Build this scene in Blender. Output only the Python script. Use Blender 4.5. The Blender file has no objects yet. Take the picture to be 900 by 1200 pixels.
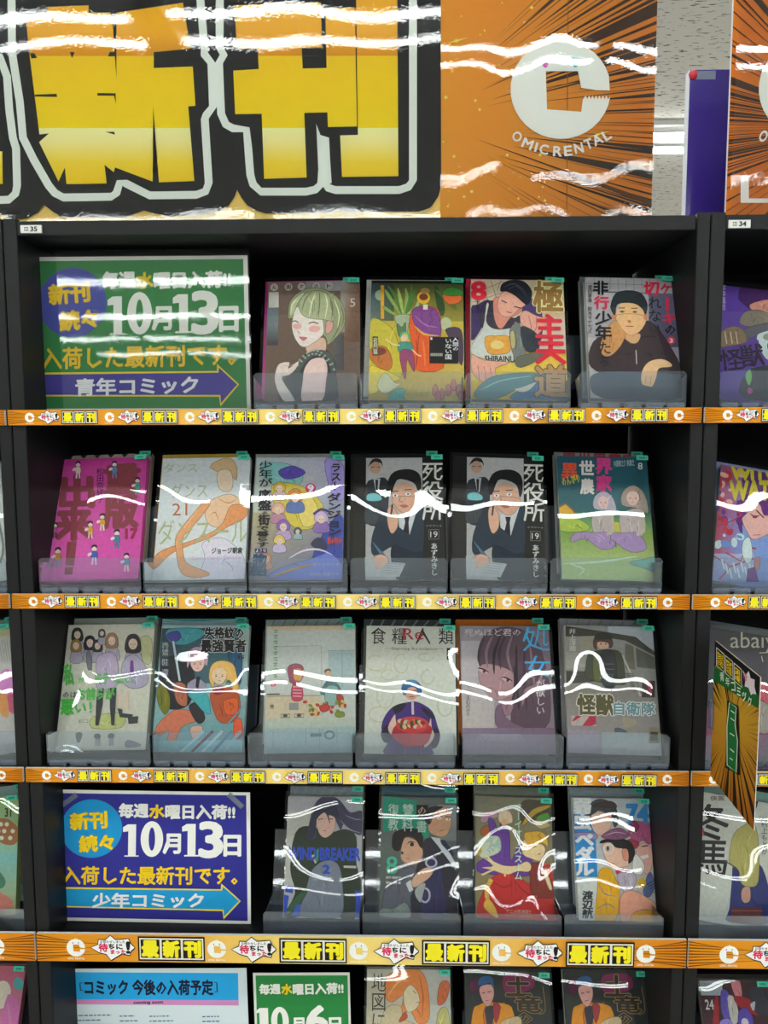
import bpy, bmesh, math, random
from mathutils import Vector, Matrix
from mathutils.geometry import tessellate_polygon
C = bpy.context.scene.collection
scene = bpy.context.scene

# ------------------------------------------------------------------ camera
F = 867.0
CX, CZ, D, PITCH, YAW, ROLL = 0.0574, 1.5, 0.9671, 0.0915, 0.0200, -0.0029
_cp, _sp, _cy, _sy = math.cos(PITCH), math.sin(PITCH), math.cos(YAW), math.sin(YAW)
_f = Vector((-_sy * _cp, _cy * _cp, -_sp))
_r0 = Vector((_cy, _sy, 0))
_u0 = _r0.cross(_f)
_rt = math.cos(ROLL) * _r0 + math.sin(ROLL) * _u0
_up = -math.sin(ROLL) * _r0 + math.cos(ROLL) * _u0
CAM = Vector((CX, -D, CZ))
cam = bpy.data.cameras.new('camera')
cam.sensor_fit = 'VERTICAL'
cam.sensor_height = 36.0
cam.lens = 36.0 * F / 1200.0
cam.clip_start = 0.02
camo = bpy.data.objects.new('camera', cam)
C.objects.link(camo)
m = Matrix((_rt, _up, -_f)).transposed().to_4x4()
m.translation = CAM
camo.matrix_world = m
scene.camera = camo

# ------------------------------------------------------------------ world and view
w = bpy.data.worlds.new('world')
scene.world = w
w.use_nodes = True
w.node_tree.nodes['Background'].inputs[0].default_value = (0.9, 0.95, 1.0, 1)
w.node_tree.nodes['Background'].inputs[1].default_value = 0.05
vs = scene.view_settings
scene.display_settings.display_device = 'sRGB'
vs.view_transform = 'Standard'
vs.look = 'None'
vs.exposure = -0.42
vs.gamma = 1.0
vs.use_curve_mapping = False
TUBE = 40.0                      # radiance of the fluorescent tubes
ROOM_X0, ROOM_X1, ROOM_Y0, ROOM_Y1, CEIL = -5.0, 5.5, -11.6, 6.6, 2.76
LAMP_ROWS = [2.2, 4.0, 0.4, -1.28, -3.2, -5.0, -6.8, -8.6, -10.4]
LAMP_COLS = [-3.9, -2.6, -1.3, 0.0, 1.3, 2.6, 3.9]


def at(x, y, Y):
    """photograph pixel -> the point of the vertical plane at depth Y"""
    v = _f + _rt * ((x - 450) / F) - _up * ((y - 600) / F)
    return CAM + v * ((Y + D) / v.y)


def atz(x, y, Z):
    v = _f + _rt * ((x - 450) / F) - _up * ((y - 600) / F)
    return CAM + v * ((Z - CZ) / v.z)


# ------------------------------------------------------------------ materials
def lin(c):
    return c / 12.92 if c <= 0.04045 else ((c + 0.055) / 1.055) ** 2.4


PK = 1.5                         # reflectance of a print over the tone seen in the photograph


def hexc(h, k=PK):
    if len(h) == 3:
        h = ''.join(a * 2 for a in h)
    return tuple(min(0.88, max(0.004, lin(int(h[i:i + 2], 16) / 255) * k)) for i in (0, 2, 4))


def mat(name, col=(0.5, 0.5, 0.5), rough=0.5, spec=0.5, metal=0.0):
    m = bpy.data.materials.new(name)
    m.use_nodes = True
    b = m.node_tree.nodes['Principled BSDF']
    b.inputs['Base Color'].default_value = (*col, 1)
    b.inputs['Roughness'].default_value = rough
    b.inputs['Specular IOR Level'].default_value = spec
    b.inputs['Metallic'].default_value = metal
    return m


def noise_bump(m, scale, strength, dist, detail=3, stretch=None, target=None):
    nt = m.node_tree
    tc = nt.nodes.new('ShaderNodeTexCoord')
    mp = nt.nodes.new('ShaderNodeMapping')
    if stretch:
        mp.inputs['Scale'].default_value = stretch
    n = nt.nodes.new('ShaderNodeTexNoise')
    n.inputs['Scale'].default_value = scale
    n.inputs['Detail'].default_value = detail
    b = nt.nodes.new('ShaderNodeBump')
    b.inputs['Strength'].default_value = strength
    b.inputs['Distance'].default_value = dist
    nt.links.new(tc.outputs['Object'], mp.inputs['Vector'])
    nt.links.new(mp.outputs[0], n.inputs['Vector'])
    nt.links.new(n.outputs['Fac'], b.inputs['Height'])
    tg = target or nt.nodes['Principled BSDF']
    nt.links.new(b.outputs[0], tg.inputs['Normal'])
    return n, b


def tint_noise(m, c1, c2, scale, detail=4, stretch=None, lo=0.4, hi=0.6):
    nt = m.node_tree
    tc = nt.nodes.new('ShaderNodeTexCoord')
    mp = nt.nodes.new('ShaderNodeMapping')
    if stretch:
        mp.inputs['Scale'].default_value = stretch
    n = nt.nodes.new('ShaderNodeTexNoise')
    n.inputs['Scale'].default_value = scale
    n.inputs['Detail'].default_value = detail
    r = nt.nodes.new('ShaderNodeValToRGB')
    r.color_ramp.elements[0].position = lo
    r.color_ramp.elements[1].position = hi
    r.color_ramp.elements[0].color = (*c1, 1)
    r.color_ramp.elements[1].color = (*c2, 1)
    nt.links.new(tc.outputs['Object'], mp.inputs['Vector'])
    nt.links.new(mp.outputs[0], n.inputs['Vector'])
    nt.links.new(n.outputs['Fac'], r.inputs[0])
    nt.links.new(r.outputs[0], nt.nodes['Principled BSDF'].inputs['Base Color'])


def film(name, tint=(0.97, 0.98, 0.98), rough=0.02, ior=1.5, haze=0.0, gain=1.0, bump=None):
    """thin clear plastic: transparent body, fresnel reflection, optional milky haze"""
    m = bpy.data.materials.new(name)
    m.use_nodes = True
    nt = m.node_tree
    nt.nodes.remove(nt.nodes['Principled BSDF'])
    out = nt.nodes['Material Output']
    tr = nt.nodes.new('ShaderNodeBsdfTransparent')
    tr.inputs[0].default_value = (*tint, 1)
    gl = nt.nodes.new('ShaderNodeBsdfGlossy')
    gl.inputs['Roughness'].default_value = rough
    fr = nt.nodes.new('ShaderNodeFresnel')
    fr.inputs[0].default_value = ior
    mu = nt.nodes.new('ShaderNodeMath')
    mu.operation = 'MULTIPLY'
    mu.use_clamp = True
    mu.inputs[1].default_value = gain
    nt.links.new(fr.outputs[0], mu.inputs[0])
    mx = nt.nodes.new('ShaderNodeMixShader')
    nt.links.new(mu.outputs[0], mx.inputs[0])
    body = tr
    if haze:
        df = nt.nodes.new('ShaderNodeBsdfDiffuse')
        df.inputs[0].default_value = (0.50, 0.60, 0.74, 1)
        m2 = nt.nodes.new('ShaderNodeMixShader')
        m2.inputs[0].default_value = haze
        nt.links.new(tr.outputs[0], m2.inputs[1])
        nt.links.new(df.outputs[0], m2.inputs[2])
        body = m2
    nt.links.new(body.outputs[0], mx.inputs[1])
    nt.links.new(gl.outputs[0], mx.inputs[2])
    nt.links.new(mx.outputs[0], out.inputs[0])
    if bump:
        sc, st, di = bump
        n, b = noise_bump(m, sc, st, di, detail=2, target=gl)
        nt.links.new(b.outputs[0], fr.inputs['Normal'])
    return m


def print_mat(name, rough=0.45, spec=0.35, grain=0.0):
    m = mat(name, rough=rough, spec=spec)
    nt = m.node_tree
    a = nt.nodes.new('ShaderNodeVertexColor')
    a.layer_name = 'Ink'
    src = a.outputs[0]
    if grain:
        n = nt.nodes.new('ShaderNodeTexNoise')
        n.inputs['Scale'].default_value = 190
        n.inputs['Detail'].default_value = 3
        tc = nt.nodes.new('ShaderNodeTexCoord')
        nt.links.new(tc.outputs['Object'], n.inputs['Vector'])
        mr = nt.nodes.new('ShaderNodeMapRange')
        mr.inputs[1].default_value = 0.3
        mr.inputs[2].default_value = 0.7
        mr.inputs[3].default_value = 1 - grain
        mr.inputs[4].default_value = 1 + grain
        nt.links.new(n.outputs['Fac'], mr.inputs[0])
        vm = nt.nodes.new('ShaderNodeVectorMath')
        vm.operation = 'SCALE'
        nt.links.new(src, vm.inputs[0])
        nt.links.new(mr.outputs[0], vm.inputs['Scale'])
        src = vm.outputs[0]
    nt.links.new(src, nt.nodes['Principled BSDF'].inputs['Base Color'])
    return m


def emit(name, col, s):
    m = bpy.data.materials.new(name)
    m.use_nodes = True
    nt = m.node_tree
    nt.nodes.remove(nt.nodes['Principled BSDF'])
    e = nt.nodes.new('ShaderNodeEmission')
    e.inputs[0].default_value = (*col, 1)
    e.inputs[1].default_value = s
    nt.links.new(e.outputs[0], nt.nodes['Material Output'].inputs[0])
    return m


M = {}
M['tube'] = emit('fluorescent_tube_glow', (0.95, 1.0, 0.98), TUBE)
M['housing'] = mat('white_enamel', (0.70, 0.70, 0.68), 0.5, 0.3)
M['shelf'] = mat('black_laminate', (0.0085, 0.0092, 0.0098), 0.45, 0.22)
noise_bump(M['shelf'], 60, 0.15, 0.0004, stretch=(1, 1, 0.05))
M['backing'] = mat('black_backing', (0.0028, 0.0028, 0.003), 0.6, 0.06)
M['print'] = print_mat('printed_card', 0.55, 0.15, 0.08)
M['plainprint'] = print_mat('printed_paper', 0.6, 0.1)
M['paper'] = mat('white_paper', (0.72, 0.72, 0.70), 0.7, 0.2)
M['pages'] = mat('page_block', (0.62, 0.60, 0.54), 0.8, 0.2)
noise_bump(M['pages'], 40, 0.6, 0.0006, stretch=(0.1, 60, 0.1))
M['sleeve'] = film('clear_sleeve_film', rough=0.012, gain=1.05, haze=0.003)
M['acrylic'] = film('clear_acrylic', tint=(0.90, 0.93, 0.96), rough=0.03, gain=1.3, haze=0.04)
M['acrylic_base'] = film('clear_acrylic_base', tint=(0.72, 0.77, 0.86), rough=0.08, gain=1.8, haze=0.16)
M['laminate'] = film('banner_laminate_film', rough=0.015, gain=1.4, bump=(260, 1.0, 0.000022))
M['posterfilm'] = film('poster_laminate_film', rough=0.03, gain=1.5, haze=0.01, bump=(30, 1.0, 0.00005))
M['foam'] = mat('white_foam_board', (0.66, 0.66, 0.70), 0.6)
M['purple'] = mat('purple_glossy_card', (0.030, 0.009, 0.20), 0.12, 0.5)
M['red_pin'] = mat('red_plastic', (0.55, 0.02, 0.04), 0.3)
M['tape'] = film('adhesive_tape', tint=(0.80, 0.8, 0.86), rough=0.2, haze=0.25)
M['wall'] = mat('painted_wall', (0.68, 0.67, 0.64), 0.7)
noise_bump(M['wall'], 80, 0.1, 0.001)
M['floor'] = mat('vinyl_floor', (0.42, 0.41, 0.38), 0.35)
tint_noise(M['floor'], (0.58, 0.57, 0.54), (0.70, 0.69, 0.66), 6)
M['ceil'] = mat('rock_wool_ceiling_tile', (0.5, 0.48, 0.43), 0.85, 0.2)
tint_noise(M['ceil'], (0.13, 0.12, 0.10), (0.68, 0.65, 0.59), 55, detail=3, stretch=(0.55, 2.2, 1), lo=0.34, hi=0.40)


# ------------------------------------------------------------------ object helpers
def link(o, parent=None):
    C.objects.link(o)
    if parent:
        o.parent = parent
    return o


def tag(o, label=None, cat=None, group=None, kind=None):
    if label:
        o['label'] = label
    if cat:
        o['category'] = cat
    if group:
        o['group'] = group
    if kind:
        o['kind'] = kind
    return o


def empty(name, loc=(0, 0, 0), label=None, cat=None, group=None, basis=None):
    o = bpy.data.objects.new(name, None)
    o.empty_display_size = 0.02
    link(o)
    if basis is not None:
        o.matrix_basis = basis
    else:
        o.location = loc
    return tag(o, label, cat, group)


def mesh(name, vs_, fs_, material, parent=None, smooth=False):
    me = bpy.data.meshes.new(name)
    me.from_pydata([tuple(v) for v in vs_], [], fs_)
    me.materials.append(material)
    if smooth:
        me.polygons.foreach_set('use_smooth', [True] * len(me.polygons))
    me.update()
    return link(bpy.data.objects.new(name, me), parent)


def boxes(name, lst, material, parent=None, bevel=0.0):
    """one mesh from boxes (x0,x1,y0,y1,z0,z1)"""
    bm = bmesh.new()
    for (x0, x1, y0, y1, z0, z1) in lst:
        v = [bm.verts.new(p) for p in ((x0, y0, z0), (x1, y0, z0), (x1, y1, z0), (x0, y1, z0),
                                       (x0, y0, z1), (x1, y0, z1), (x1, y1, z1), (x0, y1, z1))]
        for q in ((3, 2, 1, 0), (4, 5, 6, 7), (0, 1, 5, 4), (1, 2, 6, 5), (2, 3, 7, 6), (3, 0, 4, 7)):
            bm.faces.new([v[i] for i in q])
    if bevel:
        bmesh.ops.bevel(bm, geom=bm.edges[:], offset=bevel, segments=2, affect='EDGES')
    me = bpy.data.meshes.new(name)
    bm.to_mesh(me)
    bm.free()
    me.materials.append(material)
    return link(bpy.data.objects.new(name, me), parent)


def prism(name, pts, y0, y1, material, parent=None):
    """closed outline in x,z extruded from y0 to y1"""
    n = len(pts)
    vs_ = [(p[0], y0, p[1]) for p in pts] + [(p[0], y1, p[1]) for p in pts]
    tri = tessellate_polygon([[Vector((p[0], p[1], 0)) for p in pts]])
    fs_ = [tuple(t) for t in tri] + [tuple(i + n for i in reversed(t)) for t in tri]
    fs_ += [(i, i + n, (i + 1) % n + n, (i + 1) % n) for i in range(n)]
    return mesh(name, vs_, fs_, material, parent)


# ------------------------------------------------------------------ flat print, drawn as inked shapes on a card
_gl = {}


def glyph(s, off):
    k = (s, off)
    if k not in _gl:
        cu = bpy.data.curves.new('t', 'FONT')
        cu.body = s
        cu.size = 1
        cu.resolution_u = 1 if ord(s[0]) > 255 else 3
        cu.fill_mode = 'FRONT'
        cu.offset = off
        o = bpy.data.objects.new('t', cu)
        me = o.to_mesh()
        vv = [(v.co.x, v.co.y) for v in me.vertices]
        ff = [tuple(p.vertices) for p in me.polygons]
        o.to_mesh_clear()
        bpy.data.objects.remove(o)
        bpy.data.curves.remove(cu)
        if vv:
            xs = [v[0] for v in vv]
            ys = [v[1] for v in vv]
            bb = (min(xs), min(ys), max(xs), max(ys))
        else:
            bb = (0, 0, 1, 1)
        _gl[k] = (vv, ff, bb)
    return _gl[k]


def homog(src, dst):
    """3x3 homography from four src points to four dst points"""
    A = []
    for (x, y), (u, v) in zip(src, dst):
        A.append([x, y, 1, 0, 0, 0, -u * x, -u * y, u])
        A.append([0, 0, 0, x, y, 1, -v * x, -v * y, v])
    n = 8
    for i in range(n):
        p = max(range(i, n), key=lambda r: abs(A[r][i]))
        A[i], A[p] = A[p], A[i]
        for r in range(n):
            if r != i:
                k = A[r][i] / A[i][i]
                if k:
                    A[r] = [a - k * b for a, b in zip(A[r], A[i])]
    h = [A[i][8] / A[i][i] for i in range(n)] + [1]
    return lambda x, y: ((h[0] * x + h[1] * y + h[2]) / (h[6] * x + h[7] * y + 1),
                         (h[3] * x + h[4] * y + h[5]) / (h[6] * x + h[7] * y + 1))


def half(poly, ax, val, sign):
    out = []
    n = len(poly)
    for i in range(n):
        a, b = poly[i], poly[(i + 1) % n]
        da, db = (a[ax] - val) * sign, (b[ax] - val) * sign
        if da >= 0:
            out.append(a)
        if (da >= 0) != (db >= 0):
            t = da / (da - db)
            out.append(tuple(p + (q - p) * t for p, q in zip(a, b)))
    return out


def tone(h, k):
    if len(h) == 3:
        h = ''.join(a * 2 for a in h)
    return ''.join('%02x' % min(225, int(int(h[i:i + 2], 16) * k)) for i in (0, 2, 4))


def pts(s):
    if isinstance(s, str):
        v = [float(a) for a in s.replace(',', ' ').split()]
        return [(v[i], v[i + 1]) for i in range(0, len(v) - 1, 2)]
    return list(s)


def spline(p, closed=True, seg=4):
    n = len(p)
    out = []
    for i in range(n if closed else n - 1):
        if closed:
            a, b, c, d = p[i - 1], p[i], p[(i + 1) % n], p[(i + 2) % n]
        else:
            a, b, c, d = p[max(i - 1, 0)], p[i], p[i + 1], p[min(i + 2, n - 1)]
        for k in range(seg):
            t = k / seg
            out.append(tuple(0.5 * (2 * b[j] + (c[j] - a[j]) * t + (2 * a[j] - 5 * b[j] + 4 * c[j] - d[j]) * t * t
                                    + (3 * b[j] - a[j] - 3 * c[j] + d[j]) * t ** 3) for j in (0, 1)))
    if not closed:
        out.append(p[-1])
    return out


class Art:
    def __init__(s, fmap, rect=None, eps=1.2e-5, y0=0.0):
        s.f, s.rect, s.eps, s.y = fmap, rect, eps, y0
        s.v, s.fc, s.col = [], [], []
        s.line = 0                 # width of the inked outline, 0 = none
        s.rnd = random.Random(17)

    def _add(s, poly, cols):
        """poly already in local x,z with colour per vertex"""
        s.y -= s.eps
        P = [(p[0], p[1], c[0], c[1], c[2]) for p, c in zip(poly, cols)]
        if s.rect:
            x0, z0, x1, z1 = s.rect
            for ax, val, sg in ((0, x0, 1), (0, x1, -1), (1, z0, 1), (1, z1, -1)):
                P = half(P, ax, val, sg)
                if len(P) < 3:
                    return
        b = len(s.v)
        try:
            tri = tessellate_polygon([[Vector((p[0] * 1000, p[1] * 1000, 0)) for p in P]])
        except Exception:
            return
        s.v += [(p[0], s.y, p[1]) for p in P]
        for t in tri:
            a_, b_, c_ = (P[i] for i in t)
            ar = (b_[0] - a_[0]) * (c_[1] - a_[1]) - (b_[1] - a_[1]) * (c_[0] - a_[0])
            t = t if ar > 0 else tuple(reversed(t))
            s.fc.append(tuple(b + i for i in t))
            s.col += [P[i][2:5] for i in t]

    def P(s, c, p):
        p = pts(p)
        cc = hexc(c)
        s._add([s.f(*q) for q in p], [cc] * len(p))

    def B(s, c, p, seg=4):
        p = pts(p)
        s.P(c, spline(p, True, seg))
        if s.line:
            xs_, ys_ = [a[0] for a in p], [a[1] for a in p]
            w_, h_ = max(xs_) - min(xs_), max(ys_) - min(ys_)
            if min(w_, h_) > 34:
                s.S(tone(c, .5), s.line, p, closed=True)
            rr_, gg_, bb_ = (int(c[i:i + 2], 16) for i in (0, 2, 4)) if len(c) == 6 else (0, 0, 0)
            skin = rr_ > 0xa8 and gg_ > 0x7c and bb_ > 0x62 and rr_ > bb_ + 12
            ar = abs(sum(p[i - 1][0] * p[i][1] - p[i][0] * p[i - 1][1] for i in range(len(p)))) / 2
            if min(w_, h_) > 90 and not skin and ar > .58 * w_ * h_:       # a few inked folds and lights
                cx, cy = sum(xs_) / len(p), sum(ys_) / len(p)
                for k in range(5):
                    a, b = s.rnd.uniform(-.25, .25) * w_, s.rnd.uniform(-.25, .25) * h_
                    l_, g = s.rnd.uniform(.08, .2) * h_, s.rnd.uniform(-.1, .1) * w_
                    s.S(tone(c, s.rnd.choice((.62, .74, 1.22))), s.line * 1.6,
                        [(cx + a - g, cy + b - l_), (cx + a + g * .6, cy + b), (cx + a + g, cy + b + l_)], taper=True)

    def R(s, c, x0, y0, x1, y1):
        s.P(c, [(x0, y0), (x1, y0), (x1, y1), (x0, y1)])

    def G(s, cs, x0, y0, x1, y1):
        """rectangle with a printed gradient: colours TL TR BR BL"""
        q = [(x0, y0), (x1, y0), (x1, y1), (x0, y1)]
        s._add([s.f(*a) for a in q], [hexc(a) for a in cs.split()])

    def PG(s, p, stops):
        """polygon with a vertical printed gradient, stops (y, colour)"""
        p = pts(p)
        for (ya, ca), (yb, cb) in zip(stops, stops[1:]):
            if yb - ya < 0.01:
                continue
            q = half(half(p, 1, ya, 1), 1, yb, -1)
            if len(q) < 3:
                continue
            A_, B_ = hexc(ca), hexc(cb)
            cols = []
            for a in q:
                t = (a[1] - ya) / (yb - ya)
                cols.append(tuple(m_ + (n_ - m_) * t for m_, n_ in zip(A_, B_)))
            s._add([s.f(*a) for a in q], cols)

    def E(s, c, cx, cy, rx, ry=None, rot=0, n=20):
        ry = ry or rx
        r = math.radians(rot)
        s.P(c, [(cx + rx * math.cos(a) * math.cos(r) - ry * math.sin(a) * math.sin(r),
                 cy + rx * math.cos(a) * math.sin(r) + ry * math.sin(a) * math.cos(r))
                for a in (2 * math.pi * k / n for k in range(n))])

    def S(s, c, wd, p, taper=False, smooth=True, closed=False):
        p = pts(p)
        if smooth and len(p) > 2:
            p = spline(p, closed, 3)
        if closed:
            p = p + [p[0]]
        n = len(p)
        L, Rr = [], []
        for i in range(n):
            a, b = p[max(i - 1, 0)], p[min(i + 1, n - 1)]
            if closed and i in (0, n - 1):
                a, b = p[-2], p[1]
            dx, dy = b[0] - a[0], b[1] - a[1]
            l = math.hypot(dx, dy) or 1
            k = wd / 2
            if taper:
                k *= max(0.12, math.sin(math.pi * (0.04 + 0.92 * i / (n - 1))) ** 0.7)
            L.append((p[i][0] - dy / l * k, p[i][1] + dx / l * k))
            Rr.append((p[i][0] + dy / l * k, p[i][1] - dx / l * k))
        cc = hexc(c)
        s.y -= s.eps
        base = len(s.v)
        q = [s.f(*a) for a in L] + [s.f(*a) for a in Rr]
        if s.rect:
            x0, z0, x1, z1 = s.rect
            q = [(min(max(a[0], x0), x1), min(max(a[1], z0), z1)) for a in q]
        s.v += [(a[0], s.y, a[1]) for a in q]
        for i in range(n - 1):
            s.fc.append((base + i, base + i + 1, base + n + i + 1, base + n + i))
            s.col += [cc] * 4

    def _glyph(s, g, off, cc, fn):
        """bold lettering is the thin glyph stamped several times around its place"""
        vv, ff, _ = glyph(g, 0)
        s.y -= s.eps
        n = 0 if off < 0.008 else (4 if off < 0.028 else 8)
        sh = [(0, 0)] + [(off * math.cos(6.2832 * (k + .5) / n), off * math.sin(6.2832 * (k + .5) / n)) for k in range(n)]
        if off > 0.07:
            sh += [(off * .5 * math.cos(1.5708 * k), off * .5 * math.sin(1.5708 * k)) for k in range(4)]
        for dx, dy in sh:
            s.y -= 4e-6
            base = len(s.v)
            q = [s.f(*fn(a[0] + dx, a[1] + dy)) for a in vv]
            if s.rect:
                x0, z0, x1, z1 = s.rect
                q = [(min(max(a[0], x0), x1), min(max(a[1], z0), z1)) for a in q]
            s.v += [(a[0], s.y, a[1]) for a in q]
            for f_ in ff:
                s.fc.append(tuple(base + i for i in f_))
                s.col += [cc] * len(f_)

    def T(s, txt, x0, y0, x1, y1, c, v=False, b=0.015, rot=0, ol=None, ow=0.05):
        """text fitted to a box; v = vertical writing, ol = outline colour"""
        cx, cy, r = (x0 + x1) / 2, (y0 + y1) / 2, math.radians(rot)

        def rt(x, y):
            dx, dy = x - cx, y - cy
            return cx + dx * math.cos(r) - dy * math.sin(r), cy + dx * math.sin(r) + dy * math.cos(r)
        jobs = []
        if v:
            bb = glyph('国', 0)[2]
            n = len(txt)
            H = (y1 - y0) / n
            for i, ch in enumerate(txt):
                if ch in ' 　':
                    continue
                ya = y0 + i * H
                turn = ch in 'ー-〜・'[:3]

                def fn(gx, gy, ya=ya, turn=turn):
                    u = (gx - bb[0]) / (bb[2] - bb[0])
                    t = 1 - (gy - bb[1]) / (bb[3] - bb[1])
                    if turn:
                        u, t = 1 - t, u
                    return rt(x0 + u * (x1 - x0), ya + H * (0.04 + 0.92 * t))
                jobs.append((ch, fn))
        else:
            bb = glyph(txt, 0)[2]

            def fn(gx, gy):
                return rt(x0 + (gx - bb[0]) / (bb[2] - bb[0]) * (x1 - x0),
                          y1 - (gy - bb[1]) / (bb[3] - bb[1]) * (y1 - y0))
            jobs.append((txt, fn))
        if ol:
            for ch, fn in jobs:
                s._glyph(ch, b + ow, hexc(ol), fn)
        for ch, fn in jobs:
            s._glyph(ch, b, hexc(c), fn)

    def speed(s, c, fx, fy, a0, a1, r0, r1, n, seed=1, wd=0.012):
        """printed speed lines that point at (fx, fy); angles in degrees"""
        R_ = random.Random(seed)
        for k in range(n):
            a = math.radians(a0 + (a1 - a0) * (k + R_.random() * 0.9) / n)
            wa = wd * (0.3 + R_.random() ** 2 * 1.7)
            ri = r0 * (0.75 + 0.9 * R_.random())
            s.P(c, [(fx + ri * math.cos(a), fy + ri * math.sin(a)),
                    (fx + r1 * math.cos(a - wa), fy + r1 * math.sin(a - wa)),
                    (fx + r1 * math.cos(a + wa), fy + r1 * math.sin(a + wa))])

    def build(s, name, material, parent=None):
        me = bpy.data.meshes.new(name)
        me.from_pydata(s.v, [], s.fc)
        at_ = me.color_attributes.new('Ink', 'FLOAT_COLOR', 'CORNER')
        buf = []
        for c in s.col:
            buf += [c[0], c[1], c[2], 1.0]
        at_.data.foreach_set('color', buf)
        me.materials.append(material)
        return link(bpy.data.objects.new(name, me), parent)


def sheet(name, w_, h_, amp, seed, material, parent, nx=22, nz=30, y=0.0, z0=0.0, curl=0.0, x0=None, wl=0.05):
    """a real, slightly buckled plastic sheet (x centred unless x0 is given)"""
    R_ = random.Random(seed)
    wav = []
    for k in range(6):
        a = R_.uniform(0, math.pi)
        L_ = wl * R_.uniform(0.7, 2.0)
        wav.append((math.cos(a) / L_, math.sin(a) / L_, R_.uniform(0, 6.28), R_.uniform(0.4, 1.0)))
    xa = -w_ / 2 if x0 is None else x0
    vs_, fs_ = [], []
    for j in range(nz + 1):
        for i in range(nx + 1):
            x, z = xa + w_ * i / nx, z0 + h_ * j / nz
            d = sum(q[3] * math.sin(6.283 * (x * q[0] + z * q[1]) + q[2]) for q in wav) / 4.2
            t = j / nz
            d2 = curl * max(0, (t - 0.86) / 0.14) ** 2
            vs_.append((x, y - amp * (1 + d) + d2, z))
    for j in range(nz):
        for i in range(nx):
            a = j * (nx + 1) + i
            fs_.append((a, a + 1, a + nx + 2, a + nx + 1))
    return mesh(name, vs_, fs_, material, parent, smooth=True)

# ------------------------------------------------------------------ the room
def struct(name, lst, material):
    return tag(boxes(name, lst, material), kind='structure')


X0, X1, Y0, Y1 = ROOM_X0, ROOM_X1, ROOM_Y0, ROOM_Y1
struct('floor', [(X0, X1, Y0, Y1, -0.1, 0)], M['floor'])
struct('ceiling', [(X0, X1, Y0, Y1, CEIL, CEIL + 0.1)], M['ceil'])
struct('wall_left', [(X0 - 0.1, X0, Y0, Y1, 0, CEIL)], M['wall'])
struct('wall_right', [(X1, X1 + 0.1, Y0, Y1, 0, CEIL)], M['wall'])
struct('wall_back', [(X0, X1, Y1, Y1 + 0.1, 0, CEIL)], M['wall'])
struct('wall_front', [(X0, X1, Y0 - 0.1, Y0, 0, CEIL)], M['wall'])


def tube_mesh(L_, r, n=8):
    vs_, fs_ = [], []
    for x in (-L_ / 2, L_ / 2):
        for k in range(n):
            a = 2 * math.pi * k / n
            vs_.append((x, r * math.cos(a), r * math.sin(a)))
    for k in range(n):
        fs_.append((k, (k + 1) % n, n + (k + 1) % n, n + k))
    fs_ += [tuple(range(n))[::-1], tuple(range(n, 2 * n))]
    return vs_, fs_


def make_lamp():
    r = empty('ceiling_light')
    boxes('housing', [(-0.62, 0.62, -0.12, 0.12, -0.018, 0.0)], M['housing'], r)
    boxes('end_cap', [(-0.622, -0.605, -0.115, 0.115, -0.045, -0.018)], M['housing'], r)
    boxes('end_cap', [(0.605, 0.622, -0.115, 0.115, -0.045, -0.018)], M['housing'], r)
    for sy in (-0.078, 0.078):
        v_, f_ = tube_mesh(1.2, 0.0145, 12)
        o = mesh('tube', v_, f_, M['tube'], r, smooth=True)
        o.data.materials.append(M['housing'])       # unlit enamel added on the upper half, keeps housing and ceiling dimmer
        for f in o.data.polygons:
            if f.normal.z > 0.2:
                f.material_index = 1
        o.location = (0, sy, -0.036)
    return r


def copy_tree(o, parent=None):
    c = o.copy()
    C.objects.link(c)
    c.parent = parent
    for ch in list(o.children):
        copy_tree(ch, c)
    return c


lamp0 = make_lamp()
first = True
for ry in LAMP_ROWS:
    for cx in LAMP_COLS:
        l_ = lamp0 if first else copy_tree(lamp0)
        first = False
        l_.location = (cx, ry, CEIL)
        vis = ry == 2.2 and cx == 1.3
        l_['category'] = 'light'
        l_['group'] = 'ceiling lights in long rows'
        l_['label'] = ('white twin tube ceiling light seen in the gap beside the purple board' if vis else
                       'white twin tube fluorescent ceiling light above the aisles, seen only as reflections')

# ------------------------------------------------------------------ the shelf edge strips
WOG = 'd8d6cc'


def logo(A, ox, oy, k, col='c6cdc4', eyes=True):
    """the white C emblem; traced units 52..808 x 108..855"""
    def q(x, y):
        return (ox + (x - 430) * k, oy + (y - 480) * k)
    P_ = []
    for i in range(33):
        a = math.radians(8 + (344 - 8) * i / 32)
        rx, ry = 378, 374
        P_.append(q(430 + rx * math.cos(a), 482 + ry * math.sin(a)))
    P_ += [q(800, 490), q(700, 488), q(585, 470), q(560, 345), q(318, 345), q(328, 632), q(585, 650), q(597, 560)]
    for j in range(7):
        P_ += [q(618 + j * 26, 528), q(631 + j * 26, 556)]
    A.P(col, P_)
    if eyes:
        A.E('b44f9a', *q(315, 278), 22 * k, 42 * k)
        A.E('2b8f98', *q(540, 275), 22 * k, 42 * k)
        A.S(col, 14 * k, [q(430, 112), q(395, 62)], smooth=False)
        A.S(col, 14 * k, [q(440, 112), q(474, 66)], smooth=False)


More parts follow.
